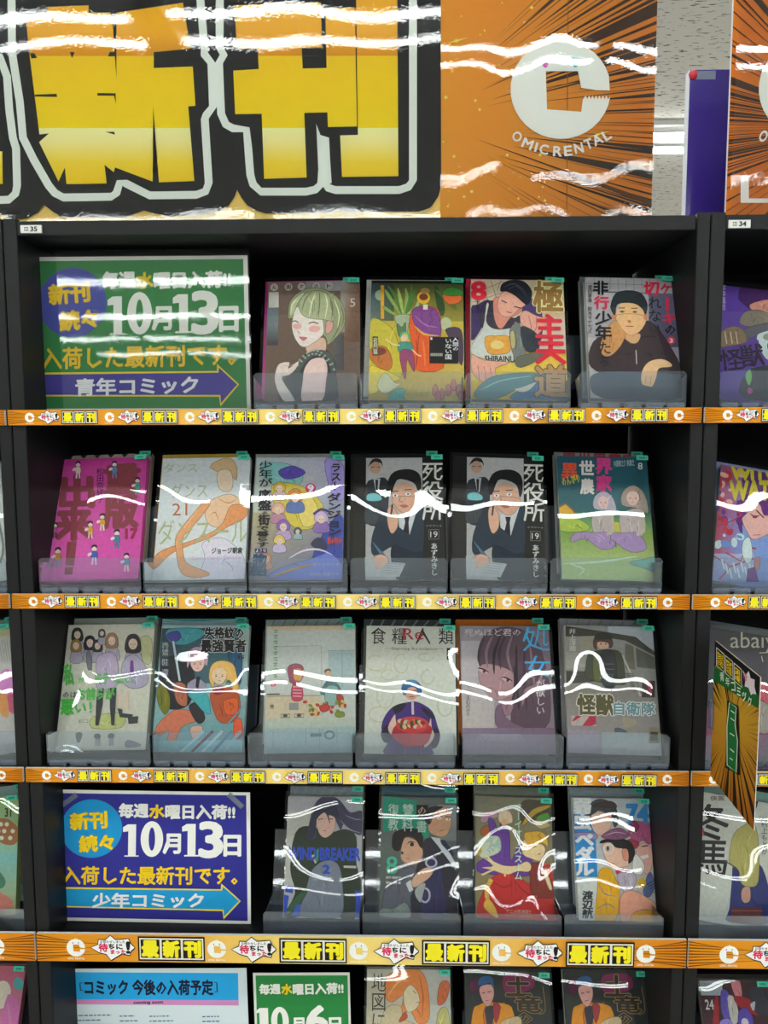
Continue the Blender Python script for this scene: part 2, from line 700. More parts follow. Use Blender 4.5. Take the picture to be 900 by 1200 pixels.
def strip_art(W, H, n, margin):
    """local x 0..W (metres), z 0..H; motif repeats n times between n+1 emblems"""
    A = Art(lambda x, y: (x, H - y), (0, 0, W, H), 1.0e-5)
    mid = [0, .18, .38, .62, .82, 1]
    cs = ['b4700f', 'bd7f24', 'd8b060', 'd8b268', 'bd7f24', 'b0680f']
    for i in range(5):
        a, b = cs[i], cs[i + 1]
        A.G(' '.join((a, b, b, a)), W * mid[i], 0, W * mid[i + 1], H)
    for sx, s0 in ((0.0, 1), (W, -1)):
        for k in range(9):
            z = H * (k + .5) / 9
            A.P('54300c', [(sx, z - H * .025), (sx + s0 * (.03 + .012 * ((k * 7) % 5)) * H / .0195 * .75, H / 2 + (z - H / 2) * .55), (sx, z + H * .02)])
    p = (W - 2 * margin) / n
    u = H / 17.0                       # one photographed pixel of the small strip
    for i in range(n + 1):
        cx = margin + p * i
        logo(A, cx, H * .5, H * .64 / 750, 'd2d0c4', eyes=H > .03)
        A.T('OMIC RENTAL', cx - 5 * u, H * .86, cx + 5 * u, H * .93, 'd2d0c4', b=.01)
    for i in range(n):
        x = margin + p * i
        # burst bubble
        b = [(9, 8.2), (13.2, 6.4), (13.6, 3.4), (17.5, 3.6), (20.5, .8), (23.5, 3.4), (28.5, 3), (31, 2.6), (32, 5.4), (34.5, 8),
             (32.3, 10), (31.5, 12.6), (27, 11.6), (20.5, 15.8), (18, 12.2), (13.6, 11)]
        b = [(x + a[0] * u, a[1] * u) for a in b]
        A.P('1c1512', [(a[0] + .3 * u, a[1] + .7 * u) for a in b])
        A.S('1c1512', 1.1 * u, b, smooth=False, closed=True)
        A.P('d6d3cf', b)
        A.T('お待たせしました', x + 14.5 * u, 3.6 * u, x + 29 * u, 5.4 * u, '2a2020', b=.02)
        A.T('待', x + 13.6 * u, 5.6 * u, x + 18.8 * u, 10.6 * u, 'b3204a', b=.045)
        A.T('ちに', x + 19.4 * u, 5.8 * u, x + 27.4 * u, 9 * u, '20181a', b=.05)
        A.T('まった', x + 20.5 * u, 9.4 * u, x + 29.2 * u, 12.0 * u, 'b3204a', b=.05)
        A.T('!', x + 30.0 * u, 4.4 * u, x + 31.6 * u, 11.4 * u, '20181a', b=.04)
        # three boxed characters
        cw = 12.4 if n == 4 else 13.6
        for k, ch in enumerate('最新刊'):
            xa = x + (37 + k * cw) * u
            A.P('1c1512', [(xa - .4 * u, .9 * u), (xa + 13.9 * u, .9 * u), (xa + 13.9 * u, 16.0 * u), (xa - .4 * u, 16.0 * u)])
        cw = 12.4 if n == 4 else 13.6
        for k, ch in enumerate('最新刊'):
            xa = x + (37 + k * cw) * u
            A.P('bdbbb2', [(xa + .5 * u, 1.9 * u), (xa + 13.1 * u, 1.9 * u), (xa + 13.1 * u, 15.0 * u), (xa + .5 * u, 15.0 * u)])
            A.P('1c1512', [(xa + 1.2 * u, 2.8 * u), (xa + 12.3 * u, 2.8 * u), (xa + 12.3 * u, 14.1 * u), (xa + 1.2 * u, 14.1 * u)])
            A.T(ch, xa + 2.3 * u, 3.8 * u, xa + 11.2 * u, 13.2 * u, 'd9b40c', b=.075)
            A.T(ch, xa + 2.3 * u, 3.8 * u, xa + 11.2 * u, 13.2 * u, 'dfbf20', b=.055)
    return A


SMALL = (0.896, 0.0195, 8, 0.029)
BIG = (0.897, 0.0405, 4, 0.055)
_strip = {}


def edge_strip(parent, x0, z_top, big, label):
    W, H, n, mg = BIG if big else SMALL
    t = 0.004
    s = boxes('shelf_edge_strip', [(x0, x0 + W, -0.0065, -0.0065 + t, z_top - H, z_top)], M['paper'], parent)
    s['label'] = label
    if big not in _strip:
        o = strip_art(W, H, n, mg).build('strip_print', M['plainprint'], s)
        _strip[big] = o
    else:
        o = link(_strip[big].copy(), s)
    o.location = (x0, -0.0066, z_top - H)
    return s


ROWZ = [1.5455, 1.3026, 1.0624, 0.8243]
SURF = [1.5445, 1.3016, 1.0614, 0.800, 0.513, 0.27]
DEPTH = 0.26


def bookcase(xc, label, strips, number):
    r = empty('bookcase', (0, 0, 0), label, 'bookcase', None)
    xa, xb = xc - 0.45, xc + 0.45
    t = 0.0187
    ztop = 1.7858
    boxes('side_panel', [(xa + .0008, xa + t, 0, DEPTH, 0, ztop + .003)], M['shelf'], r, 0.0008)
    boxes('side_panel', [(xb - t + .002, xb - .0008, 0, DEPTH, 0, ztop + .003)], M['shelf'], r, 0.0008)
    boxes('top_panel', [(xa + t, xb - t, 0.001, DEPTH, ztop - .0179, ztop)], M['shelf'], r, 0.0006)
    boxes('back_panel', [(xa + t, xb - t, DEPTH - .008, DEPTH, 0.08, ztop - .018)], M['backing'], r)
    boxes('plinth', [(xa + t, xb - t, 0.02, 0.038, 0.0, 0.08)], M['shelf'], r)
    for z in SURF:
        boxes('shelf_board', [(xa + t, xb - t, 0.0, DEPTH - .008, z - .017, z)], M['shelf'], r)
    offs = [0.0035, 0.010, 0.003, -0.001]
    for i, z in enumerate(ROWZ):
        if strips:
            x0 = xa + .002 - offs[i] * (1 if abs(xc) < .1 else 1)
            edge_strip(r, x0, z, i == 3, ('broad orange printed edge strip' if i == 3 else 'narrow orange printed edge strip'))
    if number:
        p = at(*number[1], -0.0008)
        tagm = boxes('number_tag', [(p.x - .0135, p.x + .0135, -0.0016, 0.0008, p.z - .0048, p.z + .0048)], M['paper'], r)
        tagm['label'] = 'small white shelf number tag'
        A = Art(lambda x, y: (p.x + x * .001, p.z + y * .001), None)
        A.R('24302a', -8.5, -2.4, -3.4, 2.4)
        A.R('c4cdc0', -7.7, -1.7, -6.5, 1.7)
        A.R('c4cdc0', -5.4, -1.7, -4.2, 1.7)
        A.f = lambda x, y: (p.x + x * .001, p.z - y * .001)
        A.T(number[0], -0.5, -2.8, 8.0, 2.8, '24302a', b=.04)
        o = A.build('tag_print', M['plainprint'], tagm)
        o.location = (0, -0.0017, 0)
    return r


bookcase(0.0, 'black bookcase bay in the middle holding five rows of manga and poster sheets', True, ('35', (36.5, 268.5)))
bookcase(-0.9, 'black bookcase bay at the left edge of the frame, only a sliver of books showing', True, None)
bookcase(0.9, 'black bookcase bay at the right edge carrying the small tag 34', True, ('34', (866.5, 262.5)))


# ------------------------------------------------------------------ the big banners on top
BY = 0.022


def banner(name, label, x0, x1, z0, z1, grad, seed):
    r = empty(name, (x0, BY, z0), label, 'banner')
    boxes('foam_board', [(0, x1 - x0, 0.0012, 0.0065, 0, z1 - z0)], M['foam'], r, 0.001)
    return r


# left banner: giant yellow characters and the emblem
pR = at(763.5, 248, BY)
BX0, BX1, BZ0, BZ1 = -0.98, pR.x, 1.7885, 2.14
bn = banner('banner', 'large yellow and black character banner with white C emblem above the middle bookcase', BX0, BX1, BZ0, BZ1, None, 3)


def bmap(x, y):
    p = at(x, y, BY)
    return (p.x - BX0, p.z - BZ0)


A = Art(bmap, (0, 0, BX1 - BX0, BZ1 - BZ0))
A.f = lambda x, y: (x, y)
W_, H_ = BX1 - BX0, BZ1 - BZ0
xs = at(516, 150, BY).x - BX0
A.G('c88a28 c88a28 dcae5c dcae5c', 0, H_, xs, 0)
A.G('c08020 ac621c ac621c c18628', xs, H_, W_, 0)
A.f = bmap
A.speed('332219', 470, 150, -44, -12, 130, 560, 26, 4, .011)
A.speed('2b211c', 440, 140, -11, 22, 190, 560, 36, 9, .009)
A.speed('4a2f18', 440, 120, 18, 38, 150, 520, 9, 2, .004)
R_ = random.Random(5)
for k in range(46):
    x, y = R_.uniform(519, 640), R_.uniform(0, 245)
    A.E('e6bd5a', x, y, R_.uniform(.6, 2.0))
for k in (535, 48, 2.2), (700, 158, 1.5), (752, 194, 1.5):
    A.E('f0c040', *k)
    A.P('f0c860', [(k[0] - 12, k[1] + 3), (k[0], k[1] - 1), (k[0] + 14, k[1] - 4), (k[0], k[1] + 1)])
A.S('6b4416', .8, [(666, -60), (664, 250)], smooth=False)
lk = 1 / 6.4286
logo(A, 590 + 430 * lk, 30 + 480 * lk, lk)
for ch, x, y, ro, wd in (('O', 102, 838, 24, 66), ('M', 182, 892, 22, 74), ('I', 246, 917, 15, 18), ('C', 305, 935, 10, 62),
                         ('R', 407, 948, 3, 62), ('E', 485, 945, -5, 54), ('N', 566, 925, -12, 62), ('T', 640, 893, -20, 56),
                         ('A', 705, 862, -27, 70), ('L', 775, 828, -32, 50)):
    X_, Y_ = 590 + x * lk, 30 + y * lk
    A.T(ch, X_ - wd * lk / 2, Y_ - 36 * lk, X_ + wd * lk / 2, Y_ + 36 * lk, 'd0d0c6', b=.004 if ch == 'I' else .03, rot=ro)


def z6(s):
    return [(a[0] / 3.2143, a[1] / 3.2143) for a in pts(s)]


def z5(s):
    return [(250 + a[0] / 3.2143, a[1] / 3.2143) for a in pts(s)]


A.P('15171a', [(-80, -120), (516, -120), (517, 217), (514, 230), (505, 243), (494, 248), (400, 249), (395, 245.5), (388, 249.5), (312, 250.5),
               (300, 247), (290, 241), (283, 232), (278, 223), (275, 231), (268, 242), (250, 250.5), (200, 254), (180, 250), (169, 247),
               (158, 251), (149, 255), (72, 255), (62, 248), (52, 240.5), (44, 250), (32, 256), (16, 257), (0, 252), (-80, 252)])
for p_ in ('45,-60 45,30 47,200 76,385 88,520 130,605 185,700 208,728 240,745 420,742 440,728 452,690 475,692 565,737 740,735 775,722 787,690 772,450 778,435 803,402 797,240 770,205 772,190 750,-60',):
    A.S('c4c9c2', 9.2, z6(p_), smooth=False)
A.S('c4c9c2', 9.2, z6('-60,190 0,215 28,290 36,412 50,520 62,560 66,700 60,730 35,753 -60,757'), smooth=False)
A.S('c4c9c2', 9.2, z5('25,-60 25,30 24,180 40,208 22,240 30,430 48,470 75,485 125,490 132,560 140,660 150,695 180,723 350,723 385,715 412,690 432,708 460,717 700,717 735,705 752,680 752,-60'), smooth=False)
A.P('c4c9c2', z5('388,468 404,510 436,520 440,600 446,690 420,705 392,690 396,640'))
GY = [(-40, 'b98a14'), (10, 'cf9b1c'), (38, 'cc9a20'), (66, 'b8800f'), (66.1, 'd3ad12'), (100, 'd6b00a'), (150, 'd6b408'), (151, 'd4c88e'), (161, 'd0c48c'), (190, 'd4b430'), (216, 'd8ae0c')]
A.PG(z6('98,58 182,55 180,28 335,22 335,50 418,50 430,130 440,50 690,12 718,185 580,198 580,258 727,252 737,400 710,402 733,683 600,688 578,402 576,685 435,632 430,650 395,622 403,692 252,695 246,632 222,685 148,535 150,505 115,225 112,200'), GY)
for p_ in ('115,202 132,203 142,220 120,222', '264,198 283,198 273,221', '415,197 437,198 434,214 408,214', '428,125 440,60 440,300', '133,358 215,355 217,367 133,365',
           '368,352 437,353 438,392 431,362 368,362', '148,508 186,504 148,538', '398,498 432,498 434,509'):
    A.P('15171a', z6(p_))
A.PG(z5('80,22 405,12 410,182 333,182 337,260 427,258 422,35 533,30 541,478 432,480 430,425 343,427 352,670 192,675 183,430 83,432 76,268 172,262 168,185 90,185'), GY)
A.PG(z5('537,-90 692,-90 697,665 485,668 478,512 545,510'), GY)
A.PG([(-60, 175), (3.5, 178), (4, 219), (-60, 219)], GY)
o = A.build('banner_print', M['plainprint'], bn)
o.location = (0, 0.0010, 0)
fo = sheet('laminate_film', xs, H_ - .004, 0.0004, 21, M['laminate'], bn, 60, 26, y=-0.0030, z0=.002, x0=0.0, wl=.16)
# the right half bulges slightly, so its sheet catches two rows of lamps
rs = random.Random(8)
vs_, fs_ = [], []
NX, NZ = 34, 30
for j in range(NZ + 1):
    for i in range(NX + 1):
        x, z = xs + (W_ - xs) * i / NX, .002 + (H_ - .004) * j / NZ
        t = z - 0.135
        y = -0.0055 + 0.215 * t * t * (1 if abs(t) < .12 else 1) + .00028 * math.sin(x * 34 + z * 22) + .00018 * math.sin(x * 71 - z * 33 + 1)
        vs_.append((x, y, z))
for j in range(NZ):
    for i in range(NX):
        a = j * (NX + 1) + i
        fs_.append((a, a + 1, a + NX + 2, a + NX + 1))
mesh('laminate_film', vs_, fs_, M['laminate'], bn, True)


# right banner, the start of the next one
p0 = at(851, 246, BY)
RX0, RX1 = p0.x, p0.x + 1.2
bn2 = banner('banner', 'orange banner with dark speed lines above the right bookcase, white L at its foot', RX0, RX1, BZ0, BZ1, None, 5)
rmap = lambda x, y: (at(x, y, BY).x - RX0, at(x, y, BY).z - BZ0)
A = Art(rmap, (0, 0, RX1 - RX0, H_))
A.f = lambda x, y: (x, y)
A.G('ac5e1c ac5e1c ac5e1c ac5e1c', 0, H_, RX1 - RX0, 0)
A.f = rmap
A.speed('33261f', 1010, 148, 160, 200, 40, 420, 40, 13, .008)
A.speed('33261f', 1010, 148, 200, 240, 40, 420, 12, 14, .012)
A.speed('33261f', 1010, 148, 120, 160, 40, 420, 12, 15, .008)
logo(A, 948, 104, lk)
A.T('O', 890.5, 153, 899, 166, 'd0d0c6', b=.03, rot=26)
A.T('L', 869, 207, 900, 237, 'd0d0c6', b=.02)
o = A.build('banner_print', M['plainprint'], bn2)
o.location = (0, 0.0010, 0)
vs_, fs_ = [], []
for j in range(NZ + 1):
    for i in range(NX + 1):
        x, z = .003 + (RX1 - RX0 - .006) * i / NX, .002 + (H_ - .004) * j / NZ
        t = z - 0.115
        vs_.append((x, -0.0055 + 0.19 * t * t + .00028 * math.sin(x * 34 + z * 22), z))
for j in range(NZ):
    for i in range(NX):
        a = j * (NX + 1) + i
        fs_.append((a, a + 1, a + NX + 2, a + NX + 1))
mesh('laminate_film', vs_, fs_, M['laminate'], bn2, True)

# the purple board standing behind the gap
PY = 0.085
a0, a1 = at(803.5, 250, PY), at(808, 82, PY)
pb = empty('purple_board', ((a0.x + a1.x) / 2, PY, 1.7862), 'deep purple glossy board with white foam edge behind the banner gap', 'board')
hh = a1.z - 1.7862
boxes('board_face', [(0, 0.75, 0, .0015, 0, hh)], M['purple'], pb)
boxes('foam_core', [(-0.0005, 0.75, .0015, 0.013, 0, hh)], M['foam'], pb)
boxes('edge_trim', [(-0.0012, 0.0, -0.0004, 0.0015, 0, hh)], M['foam'], pb)
# round pin with tape
q = at(812, 88, PY)
vs_, fs_ = [], []
for k in range(14):
    a = 2 * math.pi * k / 14
    vs_ += [(.0062 * math.cos(a), -.001, .0062 * math.sin(a)), (.0045 * math.cos(a), -.005, .0045 * math.sin(a))]
vs_.append((0, -.0056, 0))
for k in range(14):
    a, b = 2 * k, 2 * ((k + 1) % 14)
    fs_ += [(a, b, b + 1, a + 1), (a + 1, b + 1, 28)]
pin = mesh('round_pin', vs_, fs_, M['red_pin'], pb, True)
pin['label'] = 'small round red pin'
pin.location = (q.x - pb.location.x, 0, q.z - pb.location.z)
tp = boxes('tape', [(q.x - pb.location.x + .001, q.x - pb.location.x + .03, -.0008, -.0002, q.z - pb.location.z - .006, q.z - pb.location.z + .005)], M['tape'], pb)
tp['label'] = 'strip of clear tape'
# low purple strip under the left banner
tag(boxes('purple_strip', [(0.1, BX1 - .002, BY + .0068, BY + .012, 1.7862, 1.7925)], M['purple']),
    'thin purple strip lying under the big yellow banner', 'card')

# ------------------------------------------------------------------ cover print (traced loosely; figures are plain generic ones)
INK = '17151a'


def person(A, cx, cy, rx, ry, skin, hair, eyes='2a2224', look=0, brow=True):
    """a plain small printed face: head, ears, eyes, nose, mouth"""
    A.E(skin, cx, cy, rx, ry)
    A.E(skin, cx, cy + ry * .35, rx * .82, ry * .78)
    for sx in (-1, 1):
        A.E(eyes, cx + look + sx * rx * .42, cy + ry * .08, rx * .15, ry * .07)
        if brow:
            A.S(hair, ry * .06, [(cx + look + sx * rx * .25, cy - ry * .12), (cx + look + sx * rx * .62, cy - ry * .16)], smooth=False)
    A.S('8a5a50', ry * .05, [(cx + look, cy + ry * .2), (cx + look + rx * .06, cy + ry * .42)], smooth=False)
    A.S('9a4a4a', ry * .06, [(cx + look - rx * .2, cy + ry * .68), (cx + look + rx * .2, cy + ry * .67)], smooth=False)


def a1(A):   # portrait of a woman against brown doors
    A.G('6a5850 6a5850 66544a 5e4c40', 60, 60, 900, 1100)
    A.G('7c7c7c 8a8b8e 8f9092 77787a', 425, 100, 722, 192)
    A.G('9c8c80 6a4c3e 5a4030 6a5040', 718, 100, 860, 600)
    A.R('8a847c', 690, 150, 722, 520)
    A.G('a6a59e b4b3ac aba9a3 9a9a94', 140, 190, 216, 312)
    A.G('59636a 5c676e 6e7678 656c70', 128, 312, 214, 450)
    A.G('656c70 6e7678 3a3b3d 34353a', 124, 450, 210, 610)
    A.G('5a5a5c 4c4848 444648 505254', 640, 540, 716, 820)
    for i, ch in enumerate('ん図夕のト'):
        x = (182, 292, 392, 505, 603)[i]
        A.E('a29a96', x, 152, 30, 30)
        A.T(ch, x - 16, 136, x + 16, 168, '4a4448', b=.03)
    A.T('5', 764, 256, 802, 322, 'b9b4aa', b=0)
    A.T('ふみ', 736, 180, 820, 205, '8a7466', b=0)
    # dress, neck, arms
    A.B('34373a', '430,680 500,650 590,665 650,760 655,860 640,1080 240,1080 250,900 330,820 380,740')
    A.B('c0a08e', '432,600 560,560 580,650 540,690 440,680')
    A.S('4c5250', 44, '350,840 390,760 450,700 540,678 610,720 640,840')
    for k in range(22):
        t = k / 21
        x, y = 350 + 290 * t, 840 - 170 * math.sin(math.pi * min(1, .12 + t * .8)) + (18 if k % 2 else -8)
        A.E('8b9a8c', x, y, 9, 8)
    A.B('c9b2ac', '470,730 560,725 590,800 580,900 548,1060 395,1060 400,900 415,800')
    A.B('d2bcb4', '205,780 250,750 300,752 290,800 340,760 372,745 350,800 300,850 240,880 340,1052 250,1052 185,900')
    A.S('a88a84', 5, '262,775 300,780 330,765')
    # hair and face
    A.B('8b9070', '290,400 300,280 370,200 460,168 560,180 660,240 720,340 720,470 660,560 590,620 575,560 430,420 330,400')
    A.B('d8c2bb', '350,320 420,330 540,400 560,470 555,540 470,610 400,632 345,570 318,480 325,400')
    A.B('c0908a', '592,430 630,440 628,500 585,535 575,480')
    A.B('9aa080', '370,300 420,215 520,190 600,230 620,330 640,430 560,420 470,410 400,380')
    A.B('a9ad8d', '300,380 310,290 380,215 420,205 360,290 330,370')
    for k, s_ in enumerate(('395,350 420,260 470,200', '450,395 470,290 500,200', '520,405 530,290 530,200', '570,415 590,300 570,210',
                            '620,430 630,320 600,230', '665,500 680,380 640,260', '610,600 660,520 700,400', '310,380 320,300 360,240', '700,480 715,400 690,300')):
        A.S(('6a6f52', 'c6c8a2')[k % 2], 10, s_, taper=True)
    A.E('d29a96', 360, 468, 34, 22)
    A.E('d29a96', 490, 492, 44, 26)
    A.S('6b4a3c', 9, '448,450 480,438 520,452')
    A.S('6b4a3c', 8, '322,430 345,425 368,440')
    A.B('b4606c', '372,553 400,552 436,560 405,585')
    A.S('7a5a52', 4, '360,500 372,520 380,525')


def a2(A):   # lush garden with a robed figure and a child
    A.G('2d3a26 39492c a8963a b0a038', 60, 112, 900, 640)
    A.G('aa9a38 b4a040 b8a45c ab9440', 60, 420, 900, 1060)
    A.G('34464c 2c3a34 4a5636 5a6c6a', 100, 140, 280, 420)
    A.R('17130e', 100, 112, 812, 134)
    A.E('8a9a86', 170, 225, 36, 40)
    A.R('c8912a', 178, 150, 204, 405)
    for i, s_ in enumerate(('330,370 240,230 210,180', '340,370 290,230 230,150', '350,370 330,260 310,170', '360,370 380,250 370,170', '375,370 420,270 440,180', '380,370 450,320 470,260',
                            '300,380 220,330 190,310', '370,360 410,230 415,150')):
        A.S(('7f9a54', '4d7038', '97ab62')[i % 3], 26, s_, taper=True)
    A.B('93a184', '290,380 400,375 395,440 370,540 320,540 300,450')
    A.B('4f7050', '305,440 340,470 370,430 365,535 320,535')
    A.S('31482a', 60, '600,150 640,300 650,380', taper=True)
    A.S('4b6a38', 40, '600,180 700,260 760,330', taper=True)
    A.B('c86030', '655,215 800,225 780,275 700,290')
    A.B('3f8238', '650,200 720,160 810,190 790,222 700,225')
    A.E('a9b08a', 680, 440, 44, 50)
    A.B('4a3a50', '680,480 780,470 810,560 800,760 700,540')
    # hill
    A.B('b3a83c', '92,440 200,430 290,520 330,700 330,860 92,900')
    A.B('b06a38', '100,640 180,612 240,650 268,740 240,800 150,770 92,700')
    A.E('6a4030', 165, 655, 55, 32)
    A.B('ceb640', '90,780 180,790 330,860 240,900 90,990')
    # robed figure
    A.B('c8582a', '405,380 450,320 620,330 640,540 660,780 440,790 420,600 400,480')
    A.S('a53c22', 14, '450,560 460,660 450,780', taper=True)
    A.S('df7c38', 14, '500,560 515,660 520,770', taper=True)
    A.B('75407e', '420,350 470,310 600,330 640,440 630,540 520,520 440,450')
    A.S('9a63a4', 12, '440,380 520,450 620,470', taper=True)
    A.S('c8a050', 16, '440,460 510,520 630,535', taper=True)
    A.E('caa233', 508, 244, 50, 48)
    A.E('6c3a20', 508, 238, 34, 26)
    A.E('9a7a4c', 520, 192, 36, 22)
    A.R('c8c4a8', 505, 295, 540, 335)
    # child
    A.B('c8b048', '330,540 360,505 395,525 400,590 340,600')
    A.E('d8b090', 357, 556, 26, 26)
    A.S('4e9a88', 14, '330,545 345,515 385,515 400,560')
    A.B('45877c', '320,590 410,590 425,650 320,660')
    A.B('8a4668', '325,660 420,655 440,800 420,790 380,720 372,850 355,850')
    A.S('d4b490', 12, '325,610 270,600 215,560', smooth=True)
    A.S('d4b490', 11, '420,640 460,680 490,690')
    # title box
    A.R('1c1c1e', 553, 543, 775, 745)
    A.T('いない国', 676, 552, 722, 716, 'd6d4ca', v=True, b=.02)
    A.T('人間の', 734, 548, 774, 650, 'd6d4ca', v=True, b=.02)
    for k in range(9):
        A.R('a8a8a0', 562 + k * 10.5, 668, 569 + k * 10.5, 690)
    A.T('1', 562, 548, 574, 566, 'd6d4ca')
    A.R('1c1c1e', 116, 545, 158, 690)
    A.T('岩飛猫', 122, 552, 153, 684, 'c8c4b4', v=True, b=.02)
    # flowers
    for x, y in ((600, 950), (650, 980), (700, 950), (740, 910), (780, 950), (620, 1000), (800, 990)):
        A.B('b07070', [(x - 16, y + 40), (x - 22, y - 10), (x, y - 45), (x + 20, y - 5), (x + 12, y + 40)])
    A.B('3f9488', '240,990 320,940 370,960 350,1010 400,1045 260,1040')
    A.B('b8b894', '150,920 210,820 290,900 340,900 260,960 200,980')
    for k in range(16):
        A.S('6c8440', 7, [(380 + k * 11, 1010), (384 + k * 11, 930 + (k * 37) % 50)], taper=True)


def a3(A):   # man in a pale apron over a yellow table
    A.G('b9b3a2 b4a48c b8a288 bdb49c', 80, 80, 860, 400)
    for s_ in ('200,110 230,290', '250,105 300,260', '95,220 350,110', '110,280 340,200', '330,100 300,180'):
        A.S('9a7a60', 6, s_, smooth=False)
    A.R('c2a43e', 95, 640, 860, 1060)
    A.G('c8ac48 cfb24a d6bb58 cdb04c', 95, 700, 860, 900)
    A.B('3a2c58', '98,330 150,300 220,260 250,300 180,480 100,580')
    A.B('35303c', '190,300 260,265 320,300 420,400 470,380 480,430 400,500 250,500 170,460')
    A.B('463a66', '500,260 590,260 640,330 640,560 560,640 500,560')
    A.B('b4b9b4', '215,300 235,300 215,430 280,490 400,480 450,440 470,720 400,750 250,740 105,690 110,610 190,480')
    A.B('c8923e', '205,560 290,545 390,548 400,660 330,690 230,680')
    A.E('ddb878', 300, 615, 52, 34)
    A.T('SHIBAINU', 205, 704, 432, 752, '3a4038', b=.04)
    A.B('c08272', '270,260 330,240 480,300 470,360 400,400 330,490 280,420')
    A.B('cf9a88', '330,210 400,185 520,240 520,290 470,330 400,390 330,380 300,300')
    A.B('23252e', '325,190 340,130 420,100 510,115 565,190 550,270 515,290 440,225 370,190')
    A.S('4a505e', 8, '350,160 430,130 520,190', taper=True)
    A.S('4a505e', 6, '380,180 450,150 530,230', taper=True)
    A.S('30262a', 8, '330,262 372,282', smooth=False)
    A.S('30262a', 8, '430,310 482,322', smooth=False)
    A.S('8a3f3c', 7, '370,352 410,362', smooth=False)
    A.B('c79686', '480,370 520,340 600,380 680,400 690,430 620,520 560,540 530,500 480,440')
    A.S('96605a', 5, '540,380 560,470 548,520')
    A.S('96605a', 5, '600,390 600,470 580,510')
    A.B('6f7470', '395,500 470,440 500,620 520,690 430,710')
    A.B('a9a276', '400,520 430,510 440,620 410,640')
    A.B('2f3640', '480,470 600,520 620,640 520,660')
    A.B('5f6256', '440,720 600,670 680,690 480,795')
    A.B('cc9a88', '105,700 200,740 400,755 290,800 290,870 240,890 190,915 140,880 105,830')
    for s_ in ('150,780 165,900', '200,790 215,900', '245,800 262,880'):
        A.S('9c645a', 5, s_, smooth=False)
    A.B('4f7c80', '130,990 240,880 420,840 600,835 700,860 560,920 460,960 300,1045 140,1045')
    A.S('84a8a4', 12, '170,980 330,900 560,860', taper=True)
    A.B('3c6f90', '460,980 640,900 850,900 850,1050 420,1050')
    A.B('b9b6aa', '430,970 500,945 600,905 560,960 500,990')
    A.T('8', 104, 122, 208, 258, 'c4263a', b=.045)
    A.T('おおの', 138, 268, 168, 380, '302a2a', v=True)
    A.T('極', 580, 110, 800, 350, '8a6a3c', b=.03, ol='e0c890', ow=.035)
    A.T('主', 600, 372, 800, 552, 'c42a3c', b=.04)
    A.T('夫', 600, 556, 822, 760, 'c42a3c', b=.04)
    A.T('道', 590, 775, 838, 1020, 'a58560', b=.03, ol='5c4630', ow=.03)


def a4(A):   # boy in a dark hooded jacket leaning on a table
    A.G('a5a3a4 a09ea2 6e6a7c 8a8890', 60, 60, 900, 1060)
    for k in range(10):
        A.S('75737a', 4, [(110 + k * 62, 85), (112 + k * 62, 190)], smooth=False)
    for y in (135, 195):
        A.S('75737a', 4, [(100, y), (560, y)], smooth=False)
    A.S('4c4c55', 7, [(230, 200), (620, 204)], smooth=False)
    A.G('5a5a70 5a5a70 464258 4e4a60', 600, 200, 870, 620)
    A.G('a8a4a2 a8a4a2 a4a2a2 9a9898', 100, 560, 240, 1060)
    A.B('35292f', '130,690 200,560 400,540 470,600 560,430 650,450 760,600 850,760 850,830 700,840 300,850 150,790')
    A.B('3a4a58', '140,900 220,830 500,820 840,835 850,920 800,1030 240,1030')
    A.B('be9670', '410,520 530,520 520,580 480,600 420,570')
    A.B('b98856', '305,440 380,430 420,520 380,620 300,700 235,690 225,600')
    A.E('cda578', 455, 390, 112, 130)
    A.B('cda578', '345,380 570,380 550,480 470,535 400,500')
    A.E('b4785a', 325, 385, 18, 30)
    A.E('b4785a', 574, 385, 14, 30)
    A.B('252c30', '302,300 340,210 440,185 540,205 588,290 575,370 552,330 500,290 420,280 350,300 335,380 305,340')
    for x in (390, 490):
        A.E('7a6048', x, 352, 20, 8)
        A.E('22201f', x, 352, 7, 7)
        A.S('3a2c24', 7, [(x - 28, 325), (x + 22, 322)], smooth=False)
    A.B('9a6a48', '432,425 450,415 462,430 448,440')
    A.S('8a5040', 7, [(420, 466), (482, 466)], smooth=False)
    A.S('b0acac', 8, '500,650 505,760', smooth=False)
    A.B('cda880', '545,820 600,740 700,715 770,745 775,775 680,790 660,860 630,930 590,930 545,910')
    for s_ in ('580,850 572,910', '620,850 612,920'):
        A.S('9a7450', 4, s_, smooth=False)
    A.T('ケ', 692, 128, 785, 205, 'c02a4a', b=.03)
    A.R('c02a4a', 733, 235, 757, 338)
    A.T('キ', 712, 355, 806, 440, 'c02a4a', b=.03)
    A.T('の', 728, 452, 808, 520, '1c1a20', b=.03)
    A.T('切', 562, 115, 678, 215, 'c02a4a', b=.045)
    A.T('れない', 600, 228, 690, 535, '26242c', v=True, b=.012)
    A.E('c03048', 775, 570, 30, 30)
    A.T('3', 764, 555, 786, 587, 'e0c8c8', b=.03)
    A.T('非', 165, 118, 278, 222, '1c1a20', b=.035)
    A.T('行', 172, 238, 285, 335, 'c02a4a', b=.035)
    A.T('少年', 188, 355, 302, 580, '1c1a20', v=True, b=.03)
    A.T('たち', 210, 590, 300, 800, '1c1a20', v=True, b=.012)
    A.T('宮口幸治 鈴木マサカズ', 122, 150, 152, 530, '3a3438', v=True)


